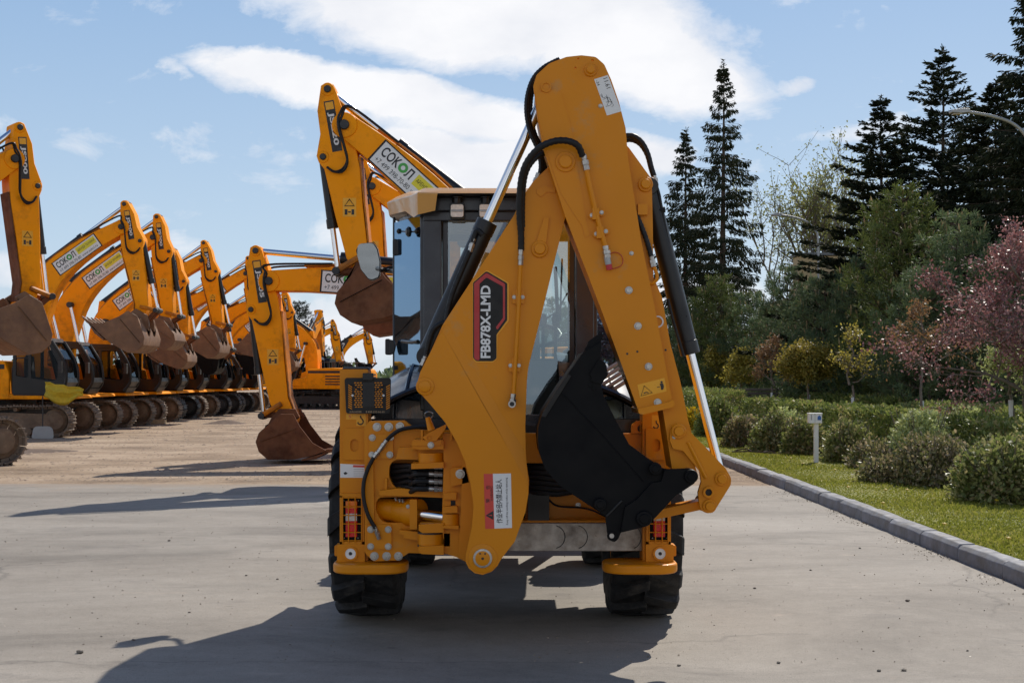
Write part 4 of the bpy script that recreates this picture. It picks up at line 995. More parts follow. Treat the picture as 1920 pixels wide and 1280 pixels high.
# ---------------------------------------------------------------- fenders over the rear wheels
def fender(side_, m):
    # curved sheet over the tyre: sweep round the axle, domed across
    xi, xo = (-0.30, -0.95) if side_ < 0 else (0.28, 0.91)
    mb = MB(); N, K = 16, 10; vs = []
    for i in range(N + 1):
        t = i / N; yy = 7.84 + 1.9 * t
        base = 1.30 + 0.27 * math.sin(math.pi * min(1, 0.10 + t * 0.95)) ** 0.9
        for k in range(K + 1):
            u = k / K; x = xi + (xo - xi) * u
            z = base + 0.10 * (1 - u) - 0.20 * u ** 2.6
            vs.append((x, yy, z))
    W1 = K + 1; fs = [(i * W1 + k, i * W1 + k + 1, (i + 1) * W1 + k + 1, (i + 1) * W1 + k) for i in range(N) for k in range(K)]
    mb.add(vs, fs, m)
    vs2 = [(v[0], v[1], v[2] - 0.03) for v in vs]; mb.add(vs2, [f[::-1] for f in fs], m)
    edge = [(i * W1 + K) for i in range(N + 1)]
    mb.tube([Vector(vs[k]) for k in edge], 0.02, m, 6); mb.tube([Vector(vs[k]) for k in range(W1)], 0.018, m, 6)
    # moulded groove lines
    for u in (0.35, 0.52):
        k = int(u * K); mb.tube([Vector(vs[i * W1 + k]) + Vector((0, 0, .004)) for i in range(0, N)], 0.012, 'frame_black', 6)
    xs = sorted((xi, xo))
    mb.box(xs[0], xs[1], 7.88, 8.0, 1.05, 1.255, 'frame_black')
    return bpart(mb, 'fender', None, 0)
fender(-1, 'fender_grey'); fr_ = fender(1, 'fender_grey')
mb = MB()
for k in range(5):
    mb.tube([P(1126, 745 - k * 11, 7.92), P(1172, 716 - k * 11, 7.92)], 0.013, 'fender_glint', 6)  # pale bars added to imitate the striped reflection on the glossy fender
bpart(mb, 'fender_glint_bars', fr_, 0)

# ---------------------------------------------------------------- cab
XC = -0.02
cabp = lambda x, y: (XC + x, y)
mb = MB()
def post(mb, x, y, z0, z1, a, b, m='frame_black', lean=(0, 0)):
    M = Matrix.Identity(4)
    vs = []
    for z, (lx, ly) in ((z0, (0, 0)), (z1, lean)):
        for (dx_, dy_) in ((-a, -b), (a, -b), (a, b), (-a, b)): vs.append((XC + x + dx_ + lx, y + dy_ + ly, z))
    mb.add(vs, [(0, 1, 5, 4), (1, 2, 6, 5), (2, 3, 7, 6), (3, 0, 4, 7), (0, 3, 2, 1), (4, 5, 6, 7)], m)
for s in (-1, 1):
    post(mb, s * 0.465, 8.19, 1.22, 2.56, 0.055, 0.06); post(mb, s * 0.525, 8.20, 1.30, 2.52, 0.018, 0.035)
    post(mb, s * 0.385, 8.20, 1.22, 2.48, 0.022, 0.02)
    post(mb, s * 0.775, 9.00, 1.22, 2.58, 0.008, 0.03); post(mb, s * 0.66, 9.78, 1.22, 2.58, 0.035, 0.05)
mb.box(XC - .52, XC + .52, 8.12, 8.30, 2.455, 2.60, 'frame_black'); mb.box(XC - .40, XC + .40, 8.14, 8.26, 1.20, 1.275, 'frame_black')
mb.box(XC - .72, XC + .72, 9.74, 9.84, 1.0, 1.55, 'frame_black'); mb.box(XC - .66, XC + .66, 9.74, 9.82, 2.50, 2.60, 'frame_black')
mb.prism([cabp(-.52, 8.2), cabp(.52, 8.2), cabp(.78, 9.0), cabp(.68, 9.8), cabp(-.68, 9.8), cabp(-.78, 9.0)], 1.15, 1.24, 'frame_black', 'Z')
mb.prism([cabp(-.50, 8.24), cabp(.50, 8.24), cabp(.74, 9.0), cabp(.66, 9.76), cabp(-.66, 9.76), cabp(-.74, 9.0)], 2.54, 2.575, 'frame_black', 'Z')
for s in (-1, 1):   # lower side walls
    for (xa, ya, xb, yb) in ((.53, 8.2, .775, 9.0), (.775, 9.0, .67, 9.8)):
        mb.prism([cabp(s * xa, ya), cabp(s * xb, yb), cabp(s * (xb - .03), yb), cabp(s * (xa - .03), ya)], 1.2, 1.50 if ya > 8.5 else 1.36, 'frame_black', 'Z')
cab = bpart(mb, 'cab', None, 0.006)
def pane(name, a, b, z0, z1, m, za=None):
    a = Vector(a); b = Vector(b); d = (b - a).normalized(); nrm = Vector((d.y, -d.x, 0)) * 0.006
    z2 = z1 if za is None else za
    mb = MB(); q = [(a.x, a.y, z0), (b.x, b.y, z0), (b.x, b.y, z2), (a.x, a.y, z1)]
    mb.add(q, [(0, 1, 2, 3)], m)
    return bpart(mb, name, cab, 0)
pane('rear_window', (XC - .372, 8.165, 0), (XC + .372, 8.165, 0), 1.275, 2.455, 'cab_glass')
for s in (-1, 1):
    pane('side_window', (XC + s * .53, 8.19, 0), (XC + s * .775, 8.97, 0), 1.36, 2.50, 'door_glass', 2.54)
    pane('side_window', (XC + s * .775, 9.03, 0), (XC + s * .675, 9.76, 0), 1.50, 2.55, 'dark_glass')
pane('windscreen', (XC - .62, 9.8, 0), (XC + .62, 9.8, 0), 1.55, 2.50, 'cab_glass')
# roof
mb = MB()
low = [(-.44, 7.98, 2.500), (-.55, 8.06, 2.485), (-.585, 8.20, 2.485), (-.66, 8.50, 2.56), (-.80, 8.90, 2.585), (-.83, 9.30, 2.62), (-.77, 9.85, 2.62), (-.45, 9.98, 2.62)]
mid = [(-.425, 7.955, 2.60), (-.55, 8.02, 2.612), (-.60, 8.20, 2.62), (-.68, 8.50, 2.645), (-.815, 8.90, 2.668), (-.845, 9.30, 2.69), (-.785, 9.88, 2.70), (-.46, 10.01, 2.70)]
top = [(-.40, 8.02, 2.638), (-.51, 8.09, 2.650), (-.555, 8.24, 2.655), (-.63, 8.52, 2.69), (-.75, 8.92, 2.71), (-.78, 9.30, 2.73), (-.72, 9.80, 2.73), (-.43, 9.92, 2.73)]
def full(l): return l + [(-x, y, z) for (x, y, z) in l[::-1]]
rings = [full(low), full(mid), full(top)]
n = len(rings[0]); vs = [(XC + x, y, z) for r_ in rings for (x, y, z) in r_]
fs = [(q * n + k, q * n + (k + 1) % n, (q + 1) * n + (k + 1) % n, (q + 1) * n + k) for q in (1,) for k in range(n)]
fs += [(k, (k + 1) % n, n + (k + 1) % n, n + k) for k in range(n) if k != n - 1]      # rear stays open above the lamps
fs.append(tuple(range(2 * n, 3 * n)))
mb.add(vs, fs, 'roof_paint')
il = [(XC + x * .93, 8.02 + (y - 7.98) * .93 + .05, z + .015) for (x, y, z) in rings[0]]
vs2 = [vs[k] for k in range(n)] + il; mb.add(vs2, [(k, n + k, n + (k + 1) % n, (k + 1) % n) for k in range(n) if k != n - 1] + [tuple(range(n, 2 * n))], 'frame_black')
mb.box(XC - .43, XC + .43, 8.0, 8.1, 2.598, 2.61, 'frame_black')
bpart(mb, 'roof', cab, 0.028, 4, sharp=75)
mb = MB(); mb.cyl((XC - .44, 9.2, 2.72), (XC - .44, 9.2, 2.80), 0.035, 'lens_amber', 16); bpart(mb, 'beacon', cab, 0.006)
def work_light(px):
    mb = MB(); Y = 8.02
    mb.pxplate([(px - 14, 380, 4), (px + 14, 380, 4), (px + 14, 409, 4), (px - 14, 409, 4)], Y + .006, Y + .06, 'black_paint')
    mb.pxplate([(px - 12, 383, 4), (px + 12, 383, 4), (px + 12, 407, 4), (px - 12, 407, 4)], Y, Y + .02, 'lens_clear')
    mb.pxplate([(px - 11, 393), (px + 11, 393), (px + 11, 397), (px - 11, 397)], Y - .004, Y + .01, 'grey_metal')
    mb.cyl(P(px, 371, Y + .03), P(px, 383, Y + .03), 0.03, 'black_paint', 16); mb.cyl(P(px, 369, Y + .03), P(px, 372, Y + .03), 0.042, 'black_paint', 16)
    bpart(mb, 'work_light', cab, 0.003)
for px in (857, 911, 1040, 1094): work_light(px)
# door hardware and latch
mb = MB()
for (x, y) in ((745, 463), (731, 650)):
    mb = MB(); mb.pxplate([(x - 9, y - 15, 3), (x - 1, y - 15, 2), (x + 2, y + 15, 2), (x - 9, y + 15, 3)], 8.86, 8.93, 'black_paint'); mb.pxplate([(x - 1, y - 14, 2), (x + 8, y - 12, 6), (x + 10, y), (x + 7, y + 13, 6), (x - 1, y + 15, 2)], 8.84, 8.90, 'black_paint')
    bpart(mb, 'hinge', cab, 0.004)
mb = MB()
def onglass(px, py):   # point just outside the left rear side window
    a = Vector((XC - .53, 8.19)); b = Vector((XC - .775, 8.97)); k = (px - CX) / F
    t = (k * a.y - a.x) / ((b.x - a.x) - k * (b.y - a.y)); y = a.y + (b.y - a.y) * t
    return Vector(((k * y), y, CH - (py - HZ) / F * y)) + Vector((-.02, -.008, 0))
c0 = onglass(776, 435); dn = Vector((-.95, -.3, 0))
mb.lathe(c0, dn, [(0, .03), (.015, .034), (.03, .02)], 'black_paint', 16)
for q in (758, 792): mb.lathe(onglass(q, 434), dn, [(0, .016), (.02, .018), (.03, .006)], 'black_paint', 12)
mb.tube([onglass(758, 434), onglass(776, 435), onglass(792, 434)], 0.005, 'black_paint', 6)
bpart(mb, 'door_latch', cab, 0.002)
mb = MB(); mb.tube([onglass(760, 640), onglass(778, 642), onglass(790, 640)], 0.012, 'black_paint', 6); bpart(mb, 'door_handle', cab, 0.002)
# mirror
mb = MB(); Ym = 9.75
mb.tube(cr([P(752, 512, Ym - .4), P(730, 508, Ym), P(712, 506, Ym)]), 0.018, 'black_paint', 8); mb.tube(cr([P(745, 505, Ym), P(735, 500, Ym), P(725, 502, Ym), P(712, 508, Ym)]), 0.008, 'black_paint', 6)
mo = [(668, 470, 8), (674, 457, 8), (700, 454, 8), (708, 466, 8), (713, 490, 6), (712, 520, 8), (694, 528, 10), (677, 506, 12)]
mb.pxplate(mo, Ym, Ym + .06, 'black_paint'); mir = bpart(mb, 'mirror', cab, 0.008)
mb = MB(); M = [(x * .94 + 690 * .06, y * .94 + 490 * .06) for (x, y) in rp(mo)]
q = [P(x, y, Ym - .003) for x, y in M]; c = sum(q, Vector()) / len(q)
q = [v + Vector((0, (v.x - c.x) * 0.30 - (v.z - c.z) * .12, 0)) for v in q]; mb.add([v + Vector((0, -.03, 0)) for v in q], [tuple(range(len(q)))], 'mirror_silver')
bpart(mb, 'mirror_glass', mir, 0)
# interior: seat, steering column, levers, lining
mb = MB()
mb.prism([(8.75, 1.35), (9.25, 1.35), (9.25, 1.5), (8.88, 1.5), (8.82, 2.0), (8.72, 2.0)], XC - .28, XC + .2, 'seat_fabric', 'X')
bpart(mb, 'seat', cab, 0.04, 3)
mb = MB()
mb.tube([(XC + .17, 9.55, 1.2), (XC + .17, 9.4, 1.75)], 0.05, 'black_paint', 12)
ringp = [Vector((XC + .17 + .19 * math.cos(t), 9.36 + .12 * math.sin(t), 1.80 + .08 * math.sin(t))) for t in [k * .3927 for k in range(16)]]
mb.tube(ringp, 0.016, 'black_paint', 8, closed=True)
for x in (-.05, .22, .30): mb.tube([(XC + x, 8.6, 1.25), (XC + x, 8.55, 1.85)], 0.012, 'black_paint', 8); mb.lathe((XC + x, 8.55, 1.83), (0, 0, 1), [(0, .02), (.05, .028), (.08, .015)], 'black_paint', 12)
bpart(mb, 'steering_column', cab, 0.002)
mb = MB()
mb.box(XC + .05, XC + .50, 8.35, 8.55, 1.22, 1.62, 'frame_black'); mb.box(XC + .38, XC + .66, 8.9, 9.6, 1.24, 1.7, 'frame_black'); mb.box(XC - .66, XC - .4, 8.95, 9.6, 1.24, 1.6, 'frame_black')
bpart(mb, 'console', cab, 0.02)
mb = MB(); mb.tube([P(1054, 485, 9.72), P(1050, 600, 9.72)], 0.007, 'black_paint', 6); mb.tube(cr([P(1041, 500, 9.75), P(1044, 560, 9.75), P(1046, 640, 9.75)]), 0.014, 'black_paint', 6); mb.tube([P(1064, 549, 9.75), P(1044, 585, 9.75), P(1018, 600, 9.75)], 0.006, 'black_paint', 6)
bpart(mb, 'wiper', cab, 0)
# ---------------------------------------------------------------- front: bonnet, loader arms and shovel (mostly hidden)
mb = MB()
mb.prism([(9.86, 1.0), (11.5, 1.0), (11.6, 1.1), (11.55, 1.50), (9.86, 1.66)], XC - .38, XC + .38, 'ochre_paint', 'X')
bpart(mb, 'bonnet', None, 0.04, 3)
for s in (-1, 1):
    mb = MB(); mb.prism([(9.95, 1.05), (10.1, 1.38), (11.3, 1.15), (11.95, .40), (11.8, .3), (11.1, .95), (10.1, 1.0)], XC + s * .52 - .05, XC + s * .52 + .05, 'ochre_paint', 'X')
    bpart(mb, 'loader_arm', None, 0.008)
mb = MB(); mb.prism([(11.9, .16), (12.35, .08), (12.75, .08), (12.75, .11), (12.3, .15), (12.05, .4), (12.1, .75), (12.4, .95), (12.38, .98), (11.98, .80), (11.9, .5)], XC - 1.1, XC + 1.1, 'ochre_paint', 'X')
for s in (-1, 1): mb.prism([(11.9, .16), (12.35, .08), (12.75, .08), (12.4, .98), (11.98, .80)], XC + s * 1.1 - .012, XC + s * 1.1 + .012, 'ochre_paint', 'X')
bpart(mb, 'loader_shovel', None, 0.004)
# ================================================================ excavators in the yard
def stick_pts(T, E, s):
    """outline of the dipper arm; T pivot on the boom, E bucket pin (u,z); b positive = away from the machine"""
    T = Vector(T); E = Vector(E); d = (E - T); L = d.length; d.normalize(); n = Vector((-d.y, d.x)); n = n if n.x > 0 else -n
    k = L / 273 ; kb = 0.008
    raw = [(-84, 18), (-82, 31), (-36, 46), (7, 48), (46, 62), (58, 60), (72, 52), (160, 47), (242, 40), (268, 26), (284, 14), (284, -9), (270, -12), (234, -2), (153, -7), (83, -14), (33, -13), (-18, -3), (-67, 6), (-80, 8)]
    f = lambda a, b: T + d * (a * (k if a > 0 else kb)) + n * (b * kb)
    return [f(a, b) for a, b in raw], f
def boom_pts(Fp, B, T, w=(0.60, 0.78, 0.60, 0.36)):
    Fp, B, T = (Vector((p[0], p[1], 0)) for p in (Fp, B, T))
    path = []
    n = 14
    for i in range(n + 1):
        t = i / n
        # rational blend: straight legs with a rounded knee
        k = 1.5
        a, b, c = (1 - t) ** 2, 2 * t * (1 - t) * k, t * t
        path.append((Fp * a + B * b + T * c) / (a + b + c))
    up, lo = [], []
    for i, p in enumerate(path):
        t = i / n
        tg = (path[min(i + 1, n)] - path[max(i - 1, 0)]).normalized(); nn = Vector((-tg.y, tg.x, 0))
        ww = np.interp(t, [0, .35, .65, 1], w) / 2
        up.append((p + nn * ww * 1.05)); lo.append(p - nn * ww * 0.95)
    return [tuple(q)[:2] for q in up], [tuple(q)[:2] for q in lo], path
BK = [(-.12, .07), (.13, .07), (.26, -.17), (.50, -.48), (.77, -.63), (.50, -.73), (.12, -.80), (-.36, -.80), (-.53, -.65), (-.59, -.46), (-.53, -.29), (-.36, -.14)]
def make_exc(s, Xc, Y, T, B, E, opt, label, Fp=(0.58, 1.5), group='tracked excavators parked in the yard'):
    g = dict(paint='orange_paint', track='track_shoe', bucket='dusty_bucket', bang=0.0, bscale=1.0, model='JS200', sticker=True, tlen=1.95, bw=1.25, cyl='black_paint', jcb=None, rz=0.0, edge='orange_worn')
    g.update(opt); PT = g['paint']
    root = empty('tracked_excavator', (Xc, Y, 0), g['rz']); tag(root, label, 'excavator', group)
    def pr(mb, pts, y0, y1, m): mb.prism([(s * p[0], p[1]) for p in pts], y0, y1, m, 'Y')
    V = lambda u, y, z: Vector((s * u, y, z))
    mk = lambda mb, name, par=root, bev=0.012, **k: mb.build(name, par, bev, 1, **k)
    # ---- undercarriage
    tl, th, sw = g['tlen'], 0.40, 0.25
    for yc in (-1.05, 1.05):
        mb = MB(); r = th - 0.02; st = tl - th; path = []; ns = 0
        per = 4 * st + 2 * math.pi * r; n = int(per / 0.165)
        for i in range(n):
            d = per * i / n
            if d < 2 * st: u, z, a = -st + d, 2 * r, 0
            elif d < 2 * st + math.pi * r: a = (d - 2 * st) / r; u, z = st + r * math.sin(a), r + r * math.cos(a)
            elif d < 4 * st + math.pi * r: u, z, a = st - (d - 2 * st - math.pi * r), 0, math.pi
            else: q = (d - 4 * st - math.pi * r) / r; a = math.pi + q; u, z = -st - r * math.sin(q), r - r * math.cos(q)
            if a == 0: z -= 0.045 * math.sin(math.pi * (u + st) / (2 * st)) * (0.6 + 0.4 * math.cos(u * 5))
            M = Matrix.Translation((s * u, yc, z + 0.03)) @ Matrix.Rotation(a * s, 4, 'Y')
            mb.box(-.076, .076, -sw, sw, -.012, .016, g['track'], M); mb.box(-.062, -.038, -sw, sw, .01, .05, g['track'], M); mb.box(.03, .045, -sw, sw, .01, .038, g['track'], M)
            mb.box(-.07, .07, -.09, .09, -.07, -.012, g['track'], M)
        t_ = mk(mb, 'track', bev=0)
        mb = MB(); fm = g.get('frame', 'mud_steel')
        pr(mb, [(-st, .22), (st, .22), (st + .05, .40), (st - .1, .58), (.4, .62), (-.4, .62), (-st + .1, .58), (-st - .05, .4)], yc - .17, yc + .17, fm)
        for q in range(7): u = -st * .85 + q * st * 1.7 / 6; mb.cyl(V(u, yc - .2, .14), V(u, yc + .2, .14), 0.10, fm, 14)
        for u in (-.5, .55): mb.cyl(V(u, yc - .17, .70), V(u, yc + .17, .70), 0.06, fm, 12)
        pr(mb, [(-.35, .33), (.45, .33), (.45, .5), (-.35, .5)], yc - .20, yc - .16, fm)
        mk(mb, 'track_frame', t_)
        for u in (st, -st):
            mb = MB(); mb.lathe((s * u, yc - .20, r + .03), (0, 1, 0), [(0, .10), (.02, .22), (.06, .25), (.09, .31), (.31, .31), (.34, .25), (.38, .22), (.40, .10)], fm, 22)
            mk(mb, 'drive_wheel', t_)
    mb = MB(); mb.box(-.75, .75, -.95, .95, .35, .74, 'clean_track'); mb.cyl((0, 0, .7), (0, 0, .94), .62, 'clean_track', 28); mk(mb, 'carbody')
    # ---- house
    mb = MB()
    pr(mb, [(-2.0, .95), (.55, .95), (.55, 1.15), (.45, 1.55), (.10, 1.90), (-1.9, 1.96), (-2.0, 1.85)], -1.28, -.38, PT) if g.get('cabside', -1) > 0 else None
    tb = -1.15 if g.get('short') else -2.0
    pr(mb, [(tb, .95), (.42, .95), (.42, 1.60), (.30, 1.92), (-1.0, 1.98), (tb, 1.92)], -1.28, 1.28, PT)
    pr(mb, [(.40, .95), (1.75, .95), (1.70, 1.04), (.4, 1.10)], -1.28, 1.28, PT)
    pr(mb, [(.40, 1.05), (1.15, 1.08), (1.10, 1.42), (.4, 1.55)], .45, 1.28, PT)
    pr(mb, [(.40, 1.0), (1.25, 1.0), (1.1, 1.75), (.4, 1.95)], -.30, -.24, PT); pr(mb, [(.40, 1.0), (1.25, 1.0), (1.1, 1.75), (.4, 1.95)], .24, .30, PT)
    house = mk(mb, 'upper_body', bev=0.03)
    mb = MB(); rr = [(-1.95, .90), (-2.25, .98), (-2.38, 1.2), (-2.38, 1.65), (-2.25, 1.95), (-1.98, 1.97)]
    if g.get('short'): rr = [(u + .85, z) for u, z in rr]
    pr(mb, rr, -1.20, 1.20, PT); mk(mb, 'counterweight', bev=0.09)
    mb = MB()
    for y in (-1.285, 1.285):
        for q in range(4): mb.box(*sorted((s * max(tb + .25, -1.75), s * -.6)), y - .004, y + .004, 1.15 + q * .13, 1.21 + q * .13, 'clean_track')
        mb.box(*sorted((s * (tb + .05), s * .3)), y - .004, y + .004, 1.72, 1.84, 'clean_track')
    for q in range(4): mb.box(*sorted((s * (-2.385 + (.85 if g.get('short') else 0)), s * (-2.375 + (.85 if g.get('short') else 0)))), -.9, .9, 1.2 + q * .14, 1.27 + q * .14, 'clean_track')
    mk(mb, 'grille', house, 0)
    for y in (-1.15, 1.15): mb = MB(); mb.tube([V(tb + .3, y, 1.95), V(tb + .3, y, 2.25), V(-.3, y, 2.25), V(-.3, y, 1.93)], 0.018, 'clean_track', 6); mk(mb, 'handrail', house, 0)
    mb = MB(); mb.tube([V(.5, -1.25, 1.1), V(.5, -1.27, 1.75), V(.62, -1.27, 2.0), V(.9, -1.27, 2.0)], .016, 'clean_track', 6)
    mk(mb, 'handrail', house, 0)
    mb = MB(); mb.cyl(V(-.8, .7, 1.95), V(-.8, .7, 2.3), .07, 'clean_track', 12); mk(mb, 'exhaust', house, 0.005)
    # ---- cab on the near side
    mb = MB(); y0, y1 = -1.30, -.36
    side_o = [(.52, 1.08), (1.66, 1.08), (1.86, 1.38), (1.80, 1.90), (1.50, 2.44), (.60, 2.46), (.52, 2.3)]
    win = rp([(.98, 1.48, .05), (1.64, 1.42, .12), (1.66, 1.86, .05), (1.44, 2.30, .06), (.98, 2.32, .05)])
    win2 = rp([(.60, 1.55, .04), (.90, 1.5, .04), (.90, 2.32, .04), (.60, 2.30, .04)])
    for (a, b) in ((y0, y0 + .05), (y1 - .05, y1)):
        mb.prism([(s * p[0], p[1]) for p in side_o], a, b, 'black_paint', 'Y', [[(s * p[0], p[1]) for p in win], [(s * p[0], p[1]) for p in win2]])
    pr(mb, [(.52, 2.40), (1.52, 2.40), (1.46, 2.50), (.60, 2.53)], y0 - .01, y1 + .01, 'black_paint')
    pr(mb, [(.52, 1.05), (1.7, 1.05), (1.80, 1.2), (.52, 1.15)], y0 + .02, y1 - .02, 'black_paint'); pr(mb, [(.50, 1.1), (.56, 1.1), (.56, 2.42), (.50, 2.42)], y0 + .03, y1 - .03, 'black_paint') if False else None
    pr(mb, [(1.64, 1.1), (1.70, 1.1), (1.88, 1.38), (1.86, 1.5), (1.82, 1.5), (1.82, 1.4)], y0 + .03, y1 - .03, 'black_paint')
    for yy in (y0 + .02, y1 - .02):
        mb.tube(cr([V(1.66, yy, 1.1), V(1.85, yy, 1.38), V(1.80, yy, 1.90), V(1.50, yy, 2.43)]), 0.045, 'black_paint', 8)
    cab_ = mk(mb, 'cab', bev=0.012)
    mb = MB()
    mb.add([V(.55, y0 + .025, 1.4), V(1.74, y0 + .025, 1.4), V(1.72, y0 + .025, 1.9), V(1.46, y0 + .025, 2.38), V(.55, y0 + .025, 2.38)], [(0, 1, 2, 3, 4)], 'dark_glass')
    mk(mb, 'side_window', cab_, 0)
    mb = MB()
    mb.add([V(1.85, y0 + .06, 1.45), V(1.85, y1 - .06, 1.45), V(1.79, y1 - .06, 1.9), V(1.79, y0 + .06, 1.9), V(1.5, y1 - .06, 2.4), V(1.5, y0 + .06, 2.4)], [(0, 1, 2, 3), (3, 2, 4, 5)], 'dark_glass')
    mk(mb, 'windscreen', cab_, 0)
    mb = MB(); pr(mb, [(.70, 1.15), (1.10, 1.15), (1.12, 1.45), (.86, 1.48), (.82, 2.05), (.70, 2.05)], -1.05, -.60, 'seat_fabric'); mk(mb, 'seat', cab_, 0.03)
    mb = MB(); mb.tube([V(1.75, y0 - .02, 1.7), V(1.80, y0 - .20, 1.75)], .012, 'clean_track', 6); mb.box(*sorted((s * 1.76, s * 1.84)), y0 - .32, y0 - .16, 1.62, 1.92, 'clean_track'); mk(mb, 'mirror', cab_, 0.01)
    # ---- boom
    up, lo, path = boom_pts(Fp, B, T)
    out = up + lo[::-1]
    mb = MB(); hw = .25
    pr(mb, out, -hw, hw, PT)
    for yy in (-hw - .01, hw + .01):
        pass
    Tv = V(T[0], 0, T[1]); mb.cyl(Tv + Vector((0, -hw - .02, 0)), Tv + Vector((0, hw + .02, 0)), .19, PT, 22); mb.cyl(Tv + Vector((0, -hw - .07, 0)), Tv + Vector((0, hw + .07, 0)), .075, 'clean_track', 16)
    Fv = V(Fp[0], 0, Fp[1]); mb.cyl(Fv + Vector((0, -hw - .03, 0)), Fv + Vector((0, hw + .03, 0)), .23, PT, 22)
    boom = mk(mb, 'boom', bev=0.014)
    mb = MB()   # hoses and pipes along the boom's back and round the pivot
    nn = len(up); ub = [V(u, 0, z) for u, z in up]
    for yy in (-.14, .0, .12): mb.tube([q + Vector((0, yy, .05)) for q in ub[4:-1]], .02, 'orange_worn' if yy else 'clean_track', 6)
    Sp, sf = stick_pts(T, E, s)
    sv = lambda a, b, y: V(sf(a, b).x, y, sf(a, b).y)
    for yy, o_ in ((-.27, 0), (-.30, 5), (.27, 0)):
        mb.tube(cr([ub[-3] + Vector((0, yy * .8, .06)), ub[-1] + Vector((0, yy, .10)), sv(-16 - o_, 2 + o_ * .5, yy), sv(4, 9 + o_ * .4, yy * 1.1), sv(36 + o_, 7, yy * 1.05), sv(64 + o_, 6, yy), sv(79 + o_, 18, yy * .9), sv(81, 34, yy * .85), sv(70, 46, yy * .7)]), .019, 'hose_black', 6)
    mk(mb, 'hydraulic_hose', boom, 0)
    if g['sticker']:
        i = 9; a = Vector((up[i][0], up[i][1])); b = Vector((up[i + 4][0], up[i + 4][1]))
        mid = (Vector(up[i]) + Vector(lo[i])) / 2; mid2 = (Vector(up[i + 4]) + Vector(lo[i + 4])) / 2
        c = mid.lerp(mid2, g.get('spos', .5)); d2 = (mid2 - mid); d2 = Vector((s * d2.x, d2.y)); 
        if d2.x < 0: d2 = -d2
        d2.normalize(); o3 = Vector((s * c.x, -hw - .003, c.y)); M = frame(o3, (d2.x, 0, d2.y), (-d2.y, 0, d2.x))
        mb = MB(); Wd, Hd = 1.30, .36
        mb.box(-Wd / 2 - .03, Wd / 2 + .03, -Hd / 2 - .02, Hd / 2 + .02, -.006, .0, 'badge_black', M); mb.box(-Wd / 2, Wd / 2, -Hd / 2, Hd / 2, 0, .003, 'white_label', M)
        Z = lambda x, y: M @ Matrix.Translation((x, y, .0035))
        mb.text('COK', Z(-.60, -.02), .16, 'ink', bold=.02, width=.33); mb.text('Л', Z(-.13, -.02), .16, 'ink', bold=.02, width=.11)
        mb.ring(Z(-.20, .06) @ Vector((0, 0, 0)), Z(-.20, .06) @ Vector((0, 0, .003)), .075, .035, 'green_mark', 18)
        mb.text('+7 499 398-70-80', Z(-.60, -.14), .075, 'ink', width=.66)
        mb.box(.04, .62, -.03, .15, .003, .005, 'lime_label', M); mb.text('АРЕНДА ТЕХНИКИ', Z(.07, .02) @ Matrix.Translation((0, 0, .003)), .075, 'ink', width=.52); mb.text('www.sokol.ru', Z(.10, -.14), .07, 'ink', width=.48)
        mk(mb, 'advert_plate', boom, 0)
    if g['jcb']:
        i = 5; mid = (Vector(up[i]) + Vector(lo[i])) / 2; mid2 = (Vector(up[i + 3]) + Vector(lo[i + 3])) / 2; d2 = mid2 - mid; d2 = Vector((s * d2.x, d2.y)); d2 = (d2 if d2.x > 0 else -d2).normalized()
        M = frame(Vector((s * mid2.x, -hw - .004, mid2.y)), (d2.x, 0, d2.y), (-d2.y, 0, d2.x)); mb = MB()
        mb.box(-.05, .75, -.06, .30, -.006, .0, 'ink', M); mb.text(g['jcb'], M @ Matrix.Translation((0, 0, .002)), .24, 'white_label', bold=.03); mk(mb, 'maker_plate', boom, 0)
    # ---- stick
    mb = MB(); pr(mb, [tuple(q) for q in Sp], -.20, .20, PT)
    for (a, b, r, m) in ((-72, 20, .10, PT), (0, 0, .10, PT), (50, 50, .09, PT), (276, 2, .13, PT)):
        mb.cyl(sv(a, b, -.215), sv(a, b, .215), r, m, 18); mb.cyl(sv(a, b, -.25), sv(a, b, .25), r * .55, 'clean_track', 12)
    stick = mk(mb, 'dipper_arm', bev=0.014)
    mb = MB()   # strip standing in for the sunlit arm edge, in worn orange and rust
    pr(mb, [tuple(sf(a, b)) for a, b in ((62, -15), (150, -9), (232, -3), (268, -12), (268, -14), (232, -6), (150, -12), (62, -18))], -.205, .205, g['edge']); mk(mb, 'lit_edge_strip', stick, 0)
    # model plate and warning pictogram
    dd = Vector((s * (sf(1, 0) - sf(0, 0)).x, (sf(1, 0) - sf(0, 0)).y)).normalized()
    M0 = sv(-48, 22 if s < 0 else 24, -.202); M = frame(M0, (dd.x, 0, dd.y), (-dd.y, 0, dd.x)); 
    if M.to_3x3() @ Vector((0, 0, 1)) @ Vector((0, -1, 0)) < 0: M = frame(M0, (dd.x, 0, dd.y), (dd.y, 0, -dd.x))
    mb = MB(); mb.box(-.02, .74, -.075, .075, -.004, .002, 'ink', M); mb.box(.0, .11, -.06, .06, .002, .004, 'label_yellow', M)
    mb.text(g['model'], M @ Matrix.Translation((.15, -.052, .003)), .10, 'white_label', bold=.03, width=.50)
    mk(mb, 'model_plate', stick, 0)
    mb = MB(); c0 = sv(150, 18, -.203); mb.box(c0.x - .1, c0.x + .1, c0.y - .001, c0.y + .004, c0.z - .14, c0.z + .14, 'label_yellow')
